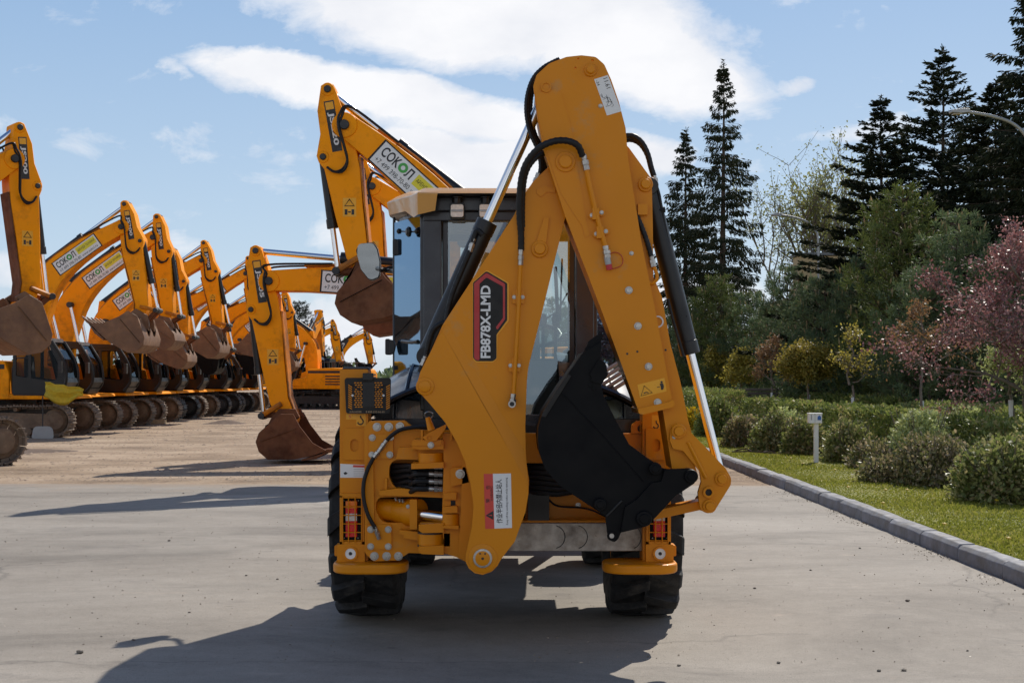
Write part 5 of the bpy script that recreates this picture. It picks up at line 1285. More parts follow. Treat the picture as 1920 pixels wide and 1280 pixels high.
    mb.tube([c0 + Vector((-.07, -.003, .02)), c0 + Vector((.07, -.003, .02)), c0 + Vector((0, -.003, .12))], .010, 'ink', 4, closed=True); mb.box(c0.x - .07, c0.x - .03, c0.y - .004, c0.y, c0.z - .11, c0.z - .03, 'ink'); mb.box(c0.x + .03, c0.x + .07, c0.y - .004, c0.y, c0.z - .11, c0.z - .03, 'ink'); mb.box(c0.x - .02, c0.x + .02, c0.y - .004, c0.y, c0.z - .08, c0.z - .06, 'ink')
    mk(mb, 'pictogram_plate', stick, 0)
    # ---- rams
    def ram(name, a, b, split, rb, rr, yy=0.0, par=root):
        a = Vector(a); b = Vector(b); sp = a.lerp(b, split); d = (b - a).normalized(); o = Vector((0, yy, 0))
        mb = MB(); mb.cyl(a + o, sp + o, rb, g['cyl'], 18); mb.cyl(sp + o - d * .12, sp + o + d * .02, rb * 1.15, g['cyl'], 18); c = mk(mb, name, par, 0.006)
        mb = MB(); mb.cyl(sp + o, b + o, rr, 'chrome', 16); mb.cyl(b + o - Vector((0, .11, 0)), b + o + Vector((0, .11, 0)), rr * 1.7, 'clean_track', 14); mk(mb, 'rod', c, 0)
    k = g.get('armk', 7); bk = V(up[k][0], 0, up[k][1]) + Vector((0, 0, .20))
    mb = MB(); pr(mb, [(up[k - 1][0], up[k - 1][1] - .05), (up[k + 1][0], up[k + 1][1] - .05), (up[k][0] + .05, up[k][1] + .26), (up[k][0] - .08, up[k][1] + .26)], -.12, .12, PT); mk(mb, 'ram_bracket', boom, 0.01)
    ram('arm_ram', bk, sv(-74, 22, 0), g.get('armsplit', .52), .105, .055)
    kk = 6; bm_ = (Vector(up[kk]) + Vector(lo[kk])) / 2
    for yy in (-.36, .36): ram('boom_ram', V(1.45, 0, 1.15), V(bm_.x + .02, 0, bm_.y), .42, .085, .048, yy)
    lk = sv(262, 62, 0)
    ram('bucket_ram', sv(50, 52, 0), lk, .60, .075, .042)
    # ---- bucket and linkage
    Ev = Vector(E); ba = g['bang']; cs, sn = math.cos(ba), math.sin(ba); bs = g['bscale']
    def bp(x, z): x, z = x * bs, z * bs; x = -x; return (Ev.x + x * cs - z * sn, Ev.y + x * sn + z * cs)
    mb = MB(); ear = bp(-.22, .04); ev = V(ear[0], 0, ear[1])
    for yy in (-.24, .24): mb.tube([lk + Vector((0, yy, 0)), sv(244, 14, yy)], .05, 'orange_worn', 6); mb.tube([lk + Vector((0, yy * .7, 0)), ev + Vector((0, yy * .7, 0))], .05, 'rust_steel', 6)
    mb.cyl(lk - Vector((0, .3, 0)), lk + Vector((0, .3, 0)), .06, 'clean_track', 12)
    mk(mb, 'bucket_linkage', bev=0.006)
    bw = g['bw'] / 2; mb = MB(); BM = g['bucket']
    for yy in (-bw, bw - .03): pr(mb, [bp(*q) for q in BK], yy, yy + .03, BM)
    shell = [(.77, -.63), (.50, -.73), (.12, -.80), (-.36, -.80), (-.53, -.65), (-.59, -.46), (-.53, -.29), (-.36, -.14), (-.12, .03)]
    inn = [(x * .94 + .01, z * .94 - .02) for x, z in shell[::-1]]
    pr(mb, [bp(*q) for q in shell + inn], -bw + .01, bw - .01, BM)
    for yy in (-.30, .22): pr(mb, [bp(*q) for q in ((-.34, .0), (-.2, .16), (.12, .16), (.2, .0), (.08, -.1), (-.45, -.16), (-.5, -.3))], yy, yy + .08, BM)
    pr(mb, [bp(*q) for q in ((.80, -.655), (.30, -.79), (.28, -.83), (.55, -.79))], -bw - .015, bw + .015, BM)
    mb.tube([V(bp(.2, -.2)[0], -bw - .005, bp(.2, -.2)[1]), V(bp(-.5, -.45)[0], -bw - .005, bp(-.5, -.45)[1])], .015, BM, 5)
    bucket = mk(mb, 'digging_bucket', bev=0.012)
    if g.get('teeth', True):
        for q in range(5):
            yy = -bw + .03 + q * (g['bw'] - .15) / 4; mb = MB()
            pr(mb, [bp(*w) for w in ((.66, -.69), (.72, -.60), (.86, -.60), (1.02, -.585), (1.02, -.605), (.86, -.665))], yy, yy + .09, BM); mk(mb, 'tooth', bucket, 0.008)
    if g.get('uprot'):
        for ch in root.children:
            if not ch.name.startswith(('track', 'carbody')): ch.rotation_euler = (0, 0, g['uprot'])
    return root
GRP = 'orange excavators parked in a row'
# row along the left side, facing right: T pivot, B knee, E bucket pin, in metres from each machine's swing centre
rowpose = dict(T=(2.95, 5.42), B=(0.38, 4.15), E=(3.36, 3.08))
m1 = make_exc(1, -13.1, 34.9, opt=dict(bang=R(-30), bscale=1.08, model='JS200', bw=1.6, spos=.45), label='muddy orange excavator nearest in the row, yellow rag hanging below its cab', group=GRP, **rowpose)
m2 = make_exc(1, -13.5, 38.3, opt=dict(bang=R(-12), bscale=.95, model='JS200', spos=.35), label='muddy orange excavator second in the row, advert plate right under the first boom', group=GRP, T=(3.25, 5.50), B=(.5, 4.0), E=(3.52, 3.1))
m3 = make_exc(1, -13.4, 41.6, opt=dict(bang=R(-20), bscale=.95, model='JS200', spos=.4), label='muddy orange excavator third in the row with its boom held lower than both neighbours', group=GRP, T=(2.75, 4.85), B=(.45, 3.6), E=(3.05, 2.6))
def row_copy(src, X, Y, label, rz=0.0):
    o = copy_tree(src); o.location = (X, Y, 0); o.rotation_euler = (0, 0, rz); tag(o, label, group=GRP); return o
row_copy(m1, -13.35, 44.9, 'muddy orange excavator fourth in the row, arm standing clear against the sky')
m5 = make_exc(1, -13.5, 48.2, opt=dict(bang=R(-60), bscale=.95, model='JS200', track='clean_track', frame='clean_track', bucket='bucket_black', jcb='JCB', sticker=False), label='cleaner orange excavator fifth in the row with black tracks and white letters on its boom', group=GRP, T=(2.6, 4.5), B=(.5, 3.6), E=(2.95, 2.35))
row_copy(m2, -13.5, 51.5, 'orange excavator sixth in the row, arm tip just left of the level boom')
row_copy(m5, -13.3, 54.8, 'orange excavator seventh in the row, black bucket half lifted beside the grounded bucket arm')
row_copy(m5, -13.4, 58.1, 'orange excavator eighth in the row, mostly behind the lifted black bucket')
row_copy(m3, -13.3, 61.4, 'farthest orange excavator of the row facing right')
# the tall one at the left picture edge, turned away from us
lx = make_exc(1, -11.48, 22.3, opt=dict(bang=R(-30), bscale=1.08, model='JS200', rz=R(40), tlen=2.9, edge='rust_steel', sticker=False, bw=1.35), label='tall orange excavator cut off by the left picture edge, rusty arm and wide bucket', group='tracked excavators parked in the yard', T=(3.05, 5.45), B=(1.3, 4.2), E=(3.25, 2.85))
# facing left, arms folded down to the right of the row
fx = make_exc(-1, 0.62, 24.0, opt=dict(short=True, tlen=1.7, bang=R(0), model='JS205', bucket='rust_steel', bscale=.92, bw=1.2, spos=.4), label='orange excavator with its rusty bucket resting on the ground, long level boom', T=(4.95, 3.22), B=(1.75, 3.35), E=(4.58, 0.80), group='excavators parked facing left')
gx = make_exc(-1, 0.70, 20.0, opt=dict(short=True, tlen=1.4, bang=R(-8), model='JS220', bucket='rust_steel', bscale=.93, bw=1.2, spos=.35), label='tallest orange excavator behind the black cab, rusty bucket held in the air', T=(3.18, 5.24), B=(1.35, 3.92), E=(2.80, 3.08), group='excavators parked facing left')
hx = make_exc(-1, 0.55, 28.0, opt=dict(bang=R(-8), model='JS220', bucket='rust_steel', bw=1.2, sticker=False), label='orange excavator half hidden between the tallest arm and the black cab', T=(3.46, 5.48), B=(1.55, 4.25), E=(3.15, 3.2), group='excavators parked facing left')
# far machines: one seen from its grille end, two with lifted booms
b1 = copy_tree(m5); b1.location = (-11.0, 70, 0); b1.rotation_euler = (0, 0, R(80)); tag(b1, 'far orange excavator with black slatted engine cover turned towards us', group='distant excavators at the yard end')
b2 = copy_tree(m5); b2.location = (-14.0, 84, 0); b2.rotation_euler = (0, 0, R(12)); tag(b2, 'distant orange excavator beside the ochre post, boom raised to the right', group='distant excavators at the yard end')
b3 = copy_tree(m5); b3.location = (-13.0, 94, 0); b3.rotation_euler = (0, 0, R(15)); tag(b3, 'most distant orange excavator, tiny boom just left of the ochre post', group='distant excavators at the yard end')
b4 = copy_tree(m5); b4.location = (-9.3, 66, 0); b4.rotation_euler = (0, 0, R(165)); tag(b4, 'distant orange excavator low behind the grounded rusty bucket arm', group='distant excavators at the yard end')
# loose things among the tracks
mb = MB(); n = 9; vs = []; rnd = random.Random(8)
for i in range(n):
    for k in range(n):
        u, v = i / (n - 1), k / (n - 1)
        if True: vs.append((0.95 * u, 0.05 * math.sin(u * 9 + v * 4) + .03 * math.sin(v * 13), -0.62 * v * (1 - abs(u - .45) * .9) - .16 * u * (1 - v) + .02 * math.sin(u * 17)))
mb.add(vs, [(i * n + k, i * n + k + 1, (i + 1) * n + k + 1, (i + 1) * n + k) for i in range(n - 1) for k in range(n - 1)], 'yellow_cloth')
rag = mb.build('rag'); rag.location = (PX(84, 32.9), 32.9, PZ(716, 32.9)); md = rag.modifiers.new('s', 'SOLIDIFY'); md.thickness = .01
tag(rag, 'bright yellow rag hanging below the nearest cab in the row', 'rag')
mb = MB(); mb.box(-.25, .25, -.12, .12, 0, .15, 'wood_block'); wb = mb.build('timber_block', None, .01); Yw_ = GY(794); wb.location = (PX(296, Yw_), Yw_, -.01); tag(wb, 'short pale timber block lying in front of the tracks', 'timber block')
mb = MB(); mb.tube([(0, 0, .0), (0, 0, 1.05)], .016, 'clean_track', 6); mb.prism(rp([(-.27, .0, .04), (.27, .0, .04), (.24, .30, .12), (-.22, .30, .12)]), -.02, .02, 'grey_metal', 'Y')
sh = mb.build('shovel'); sh.location = (PX(80, 33.0), 33.0, 0.0); tag(sh, 'grey flat shovel standing upright against the nearest muddy track', 'shovel')
# ================================================================ vegetation
def leaf_mat(name, cols, trans=0.35, rough=0.5, spec=0.4):
    m, nt, out = new_mat(name)
    g = nt.nodes.new('ShaderNodeNewGeometry')
    n1 = noise_tex(nt, coords(nt), 0.9, 3)
    f = math_(nt, 'ADD', math_(nt, 'MULTIPLY', g.outputs['Random Per Island'], 0.7), math_(nt, 'MULTIPLY', math_(nt, 'SUBTRACT', n1, 0.35), 0.9))
    col = ramp(nt, f, [(i / max(1, len(cols) - 1), c) for i, c in enumerate(cols)])
    b = nd(nt, 'ShaderNodeBsdfPrincipled', ins={'Base Color': col, 'Roughness': rough, 'Specular IOR Level': spec})
    t = nd(nt, 'ShaderNodeBsdfTranslucent', ins={'Color': col})
    mx = nd(nt, 'ShaderNodeMixShader', ins={0: trans, 1: b.outputs[0], 2: t.outputs[0]})
    nt.links.new(mx.outputs[0], out.inputs[0]); return m
leaf_mat('spruce_needles', [(0.020, 0.028, 0.017), (0.032, 0.042, 0.022), (0.060, 0.058, 0.028)], 0.15, 0.8, 0.08)
leaf_mat('dark_needles', [(0.014, 0.021, 0.013), (0.024, 0.033, 0.017), (0.048, 0.052, 0.024)], 0.12, 0.8, 0.08)
leaf_mat('pine_needles', [(0.085, 0.130, 0.074), (0.125, 0.178, 0.082), (0.20, 0.24, 0.090)], 0.3, 0.6, 0.25)
leaf_mat('bright_pine_needles', [(0.070, 0.100, 0.030), (0.110, 0.145, 0.036), (0.17, 0.19, 0.055)], 0.3, 0.6, 0.25)
leaf_mat('candle', [(0.30, 0.21, 0.10), (0.38, 0.30, 0.16)], 0.2)
leaf_mat('purple_leaf', [(0.13, 0.045, 0.048), (0.26, 0.115, 0.112), (0.48, 0.30, 0.28)], 0.35, 0.42, 0.45)
leaf_mat('yellow_leaf', [(0.22, 0.18, 0.025), (0.38, 0.31, 0.05), (0.52, 0.44, 0.10)], 0.4)
leaf_mat('sparse_leaf', [(0.15, 0.16, 0.04), (0.24, 0.25, 0.07), (0.34, 0.34, 0.12)], 0.4)
leaf_mat('brown_leaf', [(0.18, 0.095, 0.04), (0.28, 0.155, 0.07), (0.38, 0.23, 0.11)], 0.35)
leaf_mat('mop_leaf', [(0.17, 0.15, 0.022), (0.29, 0.24, 0.04), (0.42, 0.30, 0.07)], 0.35)
leaf_mat('hedge_leaf', [(0.070, 0.105, 0.022), (0.145, 0.190, 0.042), (0.25, 0.28, 0.080), (0.42, 0.30, 0.15)], 0.4, 0.5, 0.35)
leaf_mat('shrub_leaf', [(0.080, 0.115, 0.026), (0.18, 0.215, 0.058), (0.31, 0.30, 0.12), (0.52, 0.37, 0.24)], 0.4, 0.48, 0.4)
leaf_mat('bronze_leaf', [(0.075, 0.095, 0.028), (0.17, 0.175, 0.060), (0.31, 0.25, 0.13), (0.56, 0.43, 0.31)], 0.35, 0.45, 0.45)
leaf_mat('pale_leaf', [(0.30, 0.36, 0.11), (0.50, 0.55, 0.22), (0.68, 0.70, 0.40)], 0.3)
leaf_mat('forsythia', [(0.45, 0.30, 0.01), (0.62, 0.45, 0.02)], 0.3)
leaf_mat('litter_leaf', [(0.12, 0.092, 0.065), (0.20, 0.16, 0.115), (0.34, 0.28, 0.21)], 0.1)
leaf_mat('grass_blade', [(0.15, 0.175, 0.022), (0.26, 0.275, 0.040), (0.40, 0.36, 0.10)], 0.4, 0.6, 0.25)
simple('clod', (0.25, 0.185, 0.13), rough=0.95, var=0.3, scale=2)
simple('bark', (0.085, 0.062, 0.045), rough=0.9, var=0.3, scale=8, bmp=0.5, bscale=20)
simple('grey_bark', (0.15, 0.125, 0.10), rough=0.85, var=0.25, scale=8, bmp=0.3, bscale=20)
simple('limewash', (0.62, 0.62, 0.60), rough=0.8, var=0.08, scale=9)

def unit(rng, n):
    v = rng.normal(size=(n, 3)); return v / np.linalg.norm(v, axis=1, keepdims=True)
def blades(pos, axis, length, width, rng, cup=True):
    """thin quads from pos along axis; returns verts, faces"""
    n = len(pos); axis = axis / np.maximum(1e-6, np.linalg.norm(axis, axis=1, keepdims=True))
    r = unit(rng, n); side = np.cross(axis, r); side /= np.maximum(1e-6, np.linalg.norm(side, axis=1, keepdims=True))
    L = np.asarray(length).reshape(-1, 1) * np.ones((n, 1)); w = np.asarray(width).reshape(-1, 1) * np.ones((n, 1)) / 2
    a = pos - side * w * .35; b = pos + side * w * .35; c = pos + axis * L * .62 + side * w; d = pos + axis * L * .62 - side * w
    e = pos + axis * L
    v = np.stack([a, b, c, e, d], 1).reshape(-1, 3)
    f = np.arange(n * 5).reshape(n, 5)
    return v, f
def wood(name, segs, m, parent, n=6, split=None):
    """segs: list of (path, radii)"""
    mb = MB()
    for path, rad in segs:
        if len(path) > 1: mb.tube(path, 0.01, m, n if rad[0] > .03 else 4, radii=rad)
    if split:   # limewashed foot
        pth, rr = split; mb.tube(pth, rr, 'limewash', 10)
    return mb.build(name, parent)
def crown(name, v, f, m, parent, extra=None):
    mats = [m]; mi = None
    if extra:
        v2, f2, m2 = extra; f2 = f2 + len(v); mi = np.concatenate([np.zeros(len(f), int), np.ones(len(f2), int)]); v = np.concatenate([v, v2]); f = np.concatenate([f, f2]); mats.append(m2)
    return np_mesh(name, v, f, mats, mi, parent=parent)

def spruce(h, spread, seed, leaf='spruce_needles', dense=1.0, droop=1.0, low=0.06, name='spruce_tree', tw=0.30):
    rng = np.random.default_rng(seed); root = empty(name)
    path = [Vector((0.03 * math.sin(t * 5 + seed), 0.03 * math.cos(t * 4), h * t)) for t in np.linspace(0, 1, 12)]
    segs = [(path, [max(.012, .014 * h * (1 - t) ** .9) for t in np.linspace(0, 1, 12)])]
    P0, AX, LN = [], [], []
    z = h * low; kk = 0; gap = .036 * h / 10
    while z < h * .985:
        t = z / h; Lm = spread * (1 - t) ** .9 * (0.80 + .20 * min(1, t * 6)) + .08
        a = kk * 2.39996 + rng.normal() * .3; kk += 1
        L = Lm * rng.choice([.45, .75, .95, 1.0, 1.18], p=[.15, .2, .3, .25, .1]) * rng.uniform(.85, 1.1)
        up = (.30 - .1 * (1 - t)) if droop < .6 else (-.10 + .38 * t)
        npt = max(4, int(L / .17)); zz = z + rng.normal() * .08
        i_ = np.arange(npt + 1); s = i_ / npt; r = L * s
        dz = up * L * s - .30 * droop * L * s * s * (1 - t * .6) + .22 * droop * L * np.maximum(0, s - .6) * s
        wob = np.cumsum(rng.normal(size=npt + 1)) * .025
        pts = np.column_stack([r * math.cos(a) - wob * math.sin(a), r * math.sin(a) + wob * math.cos(a), zz + dz])
        if L > .5: segs.append(([Vector(p) for p in pts[::2]], [max(.006, .020 * (1 - q / max(1, len(pts[::2]) - 1)) * L / 2) for q in range(len(pts[::2]))]))
        m = int(max(10, npt * 14 * dense)); s = rng.uniform(.10, 1.0, m) ** .8; idx = s * npt; i0 = np.clip(idx.astype(int), 0, npt - 1); fr = (idx - i0)[:, None]
        base = pts[i0] * (1 - fr) + pts[i0 + 1] * fr
        side = np.array([-math.sin(a), math.cos(a), 0]); outv = np.array([math.cos(a), math.sin(a), 0])
        lat = rng.choice([-1, 1], m) * rng.uniform(.2, 1.0, m)
        wid = tw * 1.5 * (1.1 - s) * min(1.0, L / 1.2) + .05
        base = base + side * (lat * wid * rng.uniform(0, 1, m))[:, None]
        hang = rng.uniform(.1, 1.3, m)
        base[:, 2] -= hang * .10 * droop * min(1, L)
        ax = side * (lat * .7)[:, None] + outv * rng.uniform(.1, .8, m)[:, None] + np.array([0, 0, 1.0]) * (-.85 * droop * hang + (0.35 if droop < .6 else 0))[:, None]
        P0.append(base); AX.append(ax); LN.append(rng.uniform(.10, .25, m) * (0.7 + .3 * min(1, L)))
        z += gap * rng.uniform(.6, 1.4)
    m = 60; P0.append(np.column_stack([rng.normal(size=m) * .04, rng.normal(size=m) * .04, h * rng.uniform(.93, 1.0, m)])); AX.append(np.column_stack([rng.normal(size=m), rng.normal(size=m), rng.uniform(.2, 1.6, m)])); LN.append(rng.uniform(.1, .2, m))
    P0 = np.concatenate(P0); AX = np.concatenate(AX); LN = np.concatenate(LN)
    v, f = blades(P0, AX, LN, LN * rng.uniform(.20, .36, len(LN)), rng)
    wood('trunk', segs, 'bark', root); crown('crown', v, f, leaf, root)
    return root
def pine(h, spread, seed, leaf='pine_needles', name='pine_tree', low=0.05, tufts=1.0, candles=True):
    rng = np.random.default_rng(seed); root = empty(name)
    path = [Vector((0.05 * math.sin(t * 4 + seed), 0.05 * math.cos(t * 5), h * t)) for t in np.linspace(0, .97, 10)]
    segs = [(path, [max(.02, .016 * h * (1 - t)) for t in np.linspace(0, 1, 10)])]
    TP, TA = [], []
    z = h * low
    while z < h * .97:
        t = z / h; Lm = spread * (1 - t ** 1.6) ** .75 * (.7 + .3 * min(1, t * 5)); nb = int(rng.integers(5, 8)); a0 = rng.uniform(0, 6.28)
        for k in range(nb):
            a = a0 + 6.283 * k / nb + rng.normal() * .3; L = Lm * rng.uniform(.5, 1.15) + .15; npt = max(3, int(L / .22)); pts = []
            for i in range(npt + 1):
                s = i / npt; pts.append((L * s * math.cos(a), L * s * math.sin(a), z + L * (.10 * s + .38 * s * s)))
            pts = np.array(pts); segs.append(([Vector(p) for p in pts[::2]], [max(.008, .03 * (1 - q / max(1, len(pts[::2]) - 1))) for q in range(len(pts[::2]))]))
            m = int(max(5, L * 17 * tufts)); s = rng.uniform(.25, 1.0, m) ** .7; idx = s * npt; i0 = np.clip(idx.astype(int), 0, npt - 1); fr = (idx - i0)[:, None]
            base = pts[i0] * (1 - fr) + pts[i0 + 1] * fr
            off = unit(rng, m) * (.26 * (1.15 - s) + .08)[:, None] * np.array([1, 1, .6]) * min(1.0, L); off[:, 2] += .06
            TP.append(base + off); TA.append(off * .8 + np.array([math.cos(a) * .35, math.sin(a) * .35, .65]))
        z += rng.uniform(.24, .36)
    TP.append(np.array([[0, 0, h * .97], [0.05, 0, h * .95], [0, .05, h]])); TA.append(np.array([[0, 0, 1.0]] * 3))
    TP = np.concatenate(TP); TA = np.concatenate(TA); TA /= np.linalg.norm(TA, axis=1, keepdims=True)
    k = 11; n = len(TP)
    pos = np.repeat(TP, k, 0); ax = np.repeat(TA, k, 0) * .75 + unit(rng, n * k) * .9
    LN = rng.uniform(.10, .19, n * k)
    pos = pos + np.repeat(TA, k, 0) * rng.uniform(-.05, .10, (n * k, 1))
    v, f = blades(pos, ax, LN, .022, rng)
    ex = None
    if candles:
        sel = (TP[:, 2] > h * .25) & (rng.uniform(size=n) < .13) & (np.hypot(TP[:, 0], TP[:, 1]) > spread * .35 * (1 - TP[:, 2] / h))
        c = TP[sel]; ax2 = np.column_stack([rng.normal(size=len(c)) * .15, rng.normal(size=len(c)) * .15, np.ones(len(c))])
        v2, f2 = blades(np.repeat(c, 2, 0), np.repeat(ax2, 2, 0), rng.uniform(.16, .30, len(c) * 2), .045, rng); ex = (v2, f2, 'candle')
    wood('trunk', segs, 'bark', root); crown('crown', v, f, leaf, root, ex)
    return root
def broadleaf(h, spread, seed, leaf, bark='grey_bark', name='deciduous_tree', trunk_h=0.3, n1=7, n2=5, n3=5, leaves=5, lsize=.07, r0=.05, up=.6, whitewash=0.0, shape='vase', flat=None, wander=.22, rmin=.004):
    rng = np.random.default_rng(seed); root = empty(name); segs = []; TP = []
    th = h * trunk_h
    tp = [Vector((.02 * math.sin(i * 2 + seed), .02 * math.cos(i * 1.7), th * i / 4)) for i in range(5)]
    segs.append((tp, [r0 * (1 - .08 * i) for i in range(5)]))
    lead = [tp[-1] + Vector((.05 * rng.normal(), .05 * rng.normal(), (h - th) * .85 * i / 5)) for i in range(6)]
    segs.append((lead, [r0 * .7 * (1 - i / 6) + .006 for i in range(6)]))
    def branch(p, d, L, r, lev):
        n = 5 if lev < 3 else 3; path = [Vector(p)]; d = Vector(d).normalized()
        for i in range(n):
            d = (d + Vector(rng.normal(size=3)) * wander + Vector((0, 0, .10 * up))).normalized(); path.append(path[-1] + d * L / n)
        segs.append((path, [max(rmin, r * (1 - .8 * i / n)) for i in range(n + 1)]))
        if lev >= 2:
            for q in path[1:]: TP.append((q, d.copy()))
        if lev < 3:
            k = n2 if lev == 1 else n3
            for j in range(k):
                i = rng.uniform(.25, 1.0) * n; i0 = min(n - 1, int(i)); q = path[i0].lerp(path[i0 + 1], i - i0)
                az_ = Vector(rng.normal(size=3)).normalized(); dd = (d * .75 + az_ * .8 + Vector((0, 0, up * .35))).normalized()
                branch(q, dd, L * rng.uniform(.38, .62), r * .5, lev + 1)
    for k in range(n1):
        t = (k + .5) / n1; a = k * 2.4 + rng.normal() * .3
        if shape == 'vase': q = tp[-1].lerp(lead[-1], t * .5); L = (h - q.z) * rng.uniform(.65, .95); el_ = up + .5 * t
        elif shape == 'round': q = tp[-1].lerp(lead[-1], t * .9); L = spread * (1 - .55 * t) * rng.uniform(.75, 1.1); el_ = up * (0.3 + t)
        else: q = tp[-1].lerp(lead[-1], t * .5); L = spread * rng.uniform(.8, 1.1); el_ = up
        ce = math.cos(el_); branch(q, (math.cos(a) * ce, math.sin(a) * ce, math.sin(el_)), L, r0 * .55, 1)
    pos = np.array([tuple(q) for q, d in TP]); k = leaves
    pos = np.repeat(pos, k, 0) + rng.normal(size=(len(pos) * k, 3)) * lsize * 1.3
    if flat: pos[:, 2] = np.clip(pos[:, 2], *flat) if False else pos[:, 2]
    ax = unit(rng, len(pos)); LN = rng.uniform(.7, 1.3, len(pos)) * lsize
    v, f = blades(pos, ax, LN, LN * .6, rng)
    wood('trunk', segs, bark, root, split=(([Vector((0, 0, 0)), tp[-1] * min(1, whitewash / th)], r0 * 1.08) if whitewash else None)); crown('crown', v, f, leaf, root)
    return root
def bush(rx, ry, h, seed, leaf, n=3000, lsize=.06, box=0.0, name='shrub', ragged=.18, twigs=40):
    rng = np.random.default_rng(seed); root = empty(name)
    u = unit(rng, n); u[:, 2] = np.abs(u[:, 2])
    rad = rng.uniform(.35, 1.0, n) ** .45
    if box:   # clipped: push towards a box
        u = u / np.max(np.abs(u), axis=1, keepdims=True) * box + u * (1 - box)
    lump = 1 + ragged * np.sin(u[:, 0] * 5 + seed) * np.cos(u[:, 1] * 6 + seed * 2) + ragged * .6 * rng.normal(size=n)
    p = u * (rad * lump)[:, None] * np.array([rx, ry, h])
    if box: # uniform along the length
        p[:, 1] = rng.uniform(-ry, ry, n); top = rng.uniform(size=n) < .45
        p[:, 0] = np.where(top, rng.uniform(-rx, rx, n), np.sign(rng.uniform(-1, 1, n)) * rx * rng.uniform(.7, 1.04, n))
        lf = 1 + .05 * np.sin(p[:, 1] * 2.3 + seed) + .03 * np.sin(p[:, 1] * 7 + p[:, 0] * 9)
        p[:, 2] = np.where(top, h * lf * rng.uniform(.86, 1.05, n), h * rng.uniform(.02, 1, n))
    p[:, 2] = np.maximum(p[:, 2], .01)
    ax = p * np.array([1 / max(rx, .1), 1 / max(ry, .1), .8 / h]) * .5 + unit(rng, n) * .9 + np.array([0, 0, .35])
    LN = rng.uniform(.6, 1.3, n) * lsize
    v, f = blades(p, ax, LN, LN * .55, rng)
    segs = []
    for k in range(twigs):
        a = rng.uniform(0, 6.28); r = rng.uniform(.3, 1.0); e = Vector((rx * r * math.cos(a), ry * r * math.sin(a), h * rng.uniform(.6, 1.08))); b = Vector((e.x * .35, e.y * (.35 if not box else 1), 0))
        segs.append(([b, b.lerp(e, .5) + Vector((0, 0, .05)), e], [.012, .009, .004]))
    wood('stems', segs, 'grey_bark', root); crown('foliage', v, f, leaf, root)
    return root
LZ = 0.085
def put(o, px, Y, label, cat, group=None, z=0.0, rz=0.0, sc=1.0, X=None):
    o.location = ((px - CX) / F * Y if X is None else X, Y, z); o.rotation_euler = (0, 0, rz); o.scale = (sc, sc, sc); tag(o, label, cat, group); return o
def hgt(top, Y, base=0.0): return CH + (HZ - top) / F * Y - base
GT = 'tall spruces behind the garden'; GP = 'pines forming the dark screen behind the hedges'
put(spruce(hgt(112, 60), 3.3, 3, 'spruce_needles', 1.0, 1.25), 1356, 60, 'tall slender dark spruce with drooping tiers, standing alone right of the folded arm', 'tree', GT)
put(spruce(hgt(242, 64), 3.5, 8, 'spruce_needles', 1.0, 1.2), 1286, 64, 'shorter dark spruce just left of the tall slender spruce', 'tree', GT)
put(spruce(hgt(180, 44), 4.3, 12, 'dark_needles', 1.3, .45), 1652, 44, 'dark pointed spruce with upswept branches, left of three on the right', 'tree', GT)
put(spruce(hgt(88, 46), 5.2, 15, 'dark_needles', 1.3, .45), 1768, 46, 'tallest dark spruce of the right group with a needle-thin top', 'tree', GT)
put(spruce(hgt(150, 41), 5.2, 19, 'dark_needles', 1.6, .5), 1868, 41, 'broad dark spruce below the street lamp arm', 'tree', GT)
put(spruce(hgt(-90, 36), 3.4, 23, 'dark_needles', 1.3, .8), 1945, 36, 'dark spruce cut off by the right picture edge', 'tree', GT)
# pines
pA = pine(5.8, 2.0, 31); pB = pine(5.0, 1.9, 35, 'pine_needles'); pC = pine(6.2, 1.9, 41, 'bright_pine_needles')
first = {}
def pine_at(src, px, Y, top, label, rz=0.0):
    h0 = {pA: 5.8, pB: 5.0, pC: 6.2}[src]
    o = src if src not in first else copy_tree(src); first[src] = 1
    return put(o, px, Y, label, 'tree', GP, 0, rz, hgt(top, Y) / h0)
pine_at(pC, 1690, 37, 345, 'light green pine in front of the dark pointed spruces', .3)
pine_at(pA, 1795, 34, 400, 'bluish pine with pale upright candles behind the purple-leaved tree')
pine_at(pB, 1890, 32, 455, 'bluish pine at the right edge behind the purple-leaved crown', 1.0)
pine_at(pA, 1620, 40, 485, 'dark green pine right of the house gable', 2.0)
pine_at(pB, 1545, 42, 515, 'dense pine below the yellow brick house wall', .6)
pine_at(pA, 1478, 49, 500, 'pine with thin leading shoot left of the yellow brick wall', 4.0)
pine_at(pB, 1405, 53, 545, 'soft green pine under the tall slender spruce', 2.2)
pine_at(pC, 1345, 54, 512, 'light yellow-green pine behind the curved street lamp', 1.7)
pine_at(pA, 1290, 56, 560, 'pine half hidden behind the black cylinder', 5.0)
pine_at(pB, 1740, 33, 500, 'dark pine low behind the reddish staked tree', 3.3)
pine_at(pB, 1440, 58, 575, 'low pine between the tall slender spruce and the house', 5.1)
pine_at(pA, 1580, 52, 520, 'pine in the shade behind the yellowish staked tree', 1.2)
pine_at(pB, 1665, 50, 500, 'pine in the shade below the light green pine', 0.2)
pine_at(pA, 1850, 44, 430, 'pine in deep shade under the broad dark spruce', 2.9)
pine_at(pA, 1500, 60, 560, 'far pine standing beside the house', 3.9)
put(pine(7.0, 2.6, 55, 'dark_needles', candles=False), 560, 98, 'small dark tree on the horizon between the excavators', 'tree')
put(broadleaf(hgt(338, 72), 3.5, 61, 'sparse_leaf', trunk_h=.22, n1=13, n2=7, n3=6, leaves=6, lsize=.13, r0=.17, up=.75, rmin=.012, wander=.14), 1548, 72, 'tall thinly leaved yellowish tree above the house roof', 'tree')
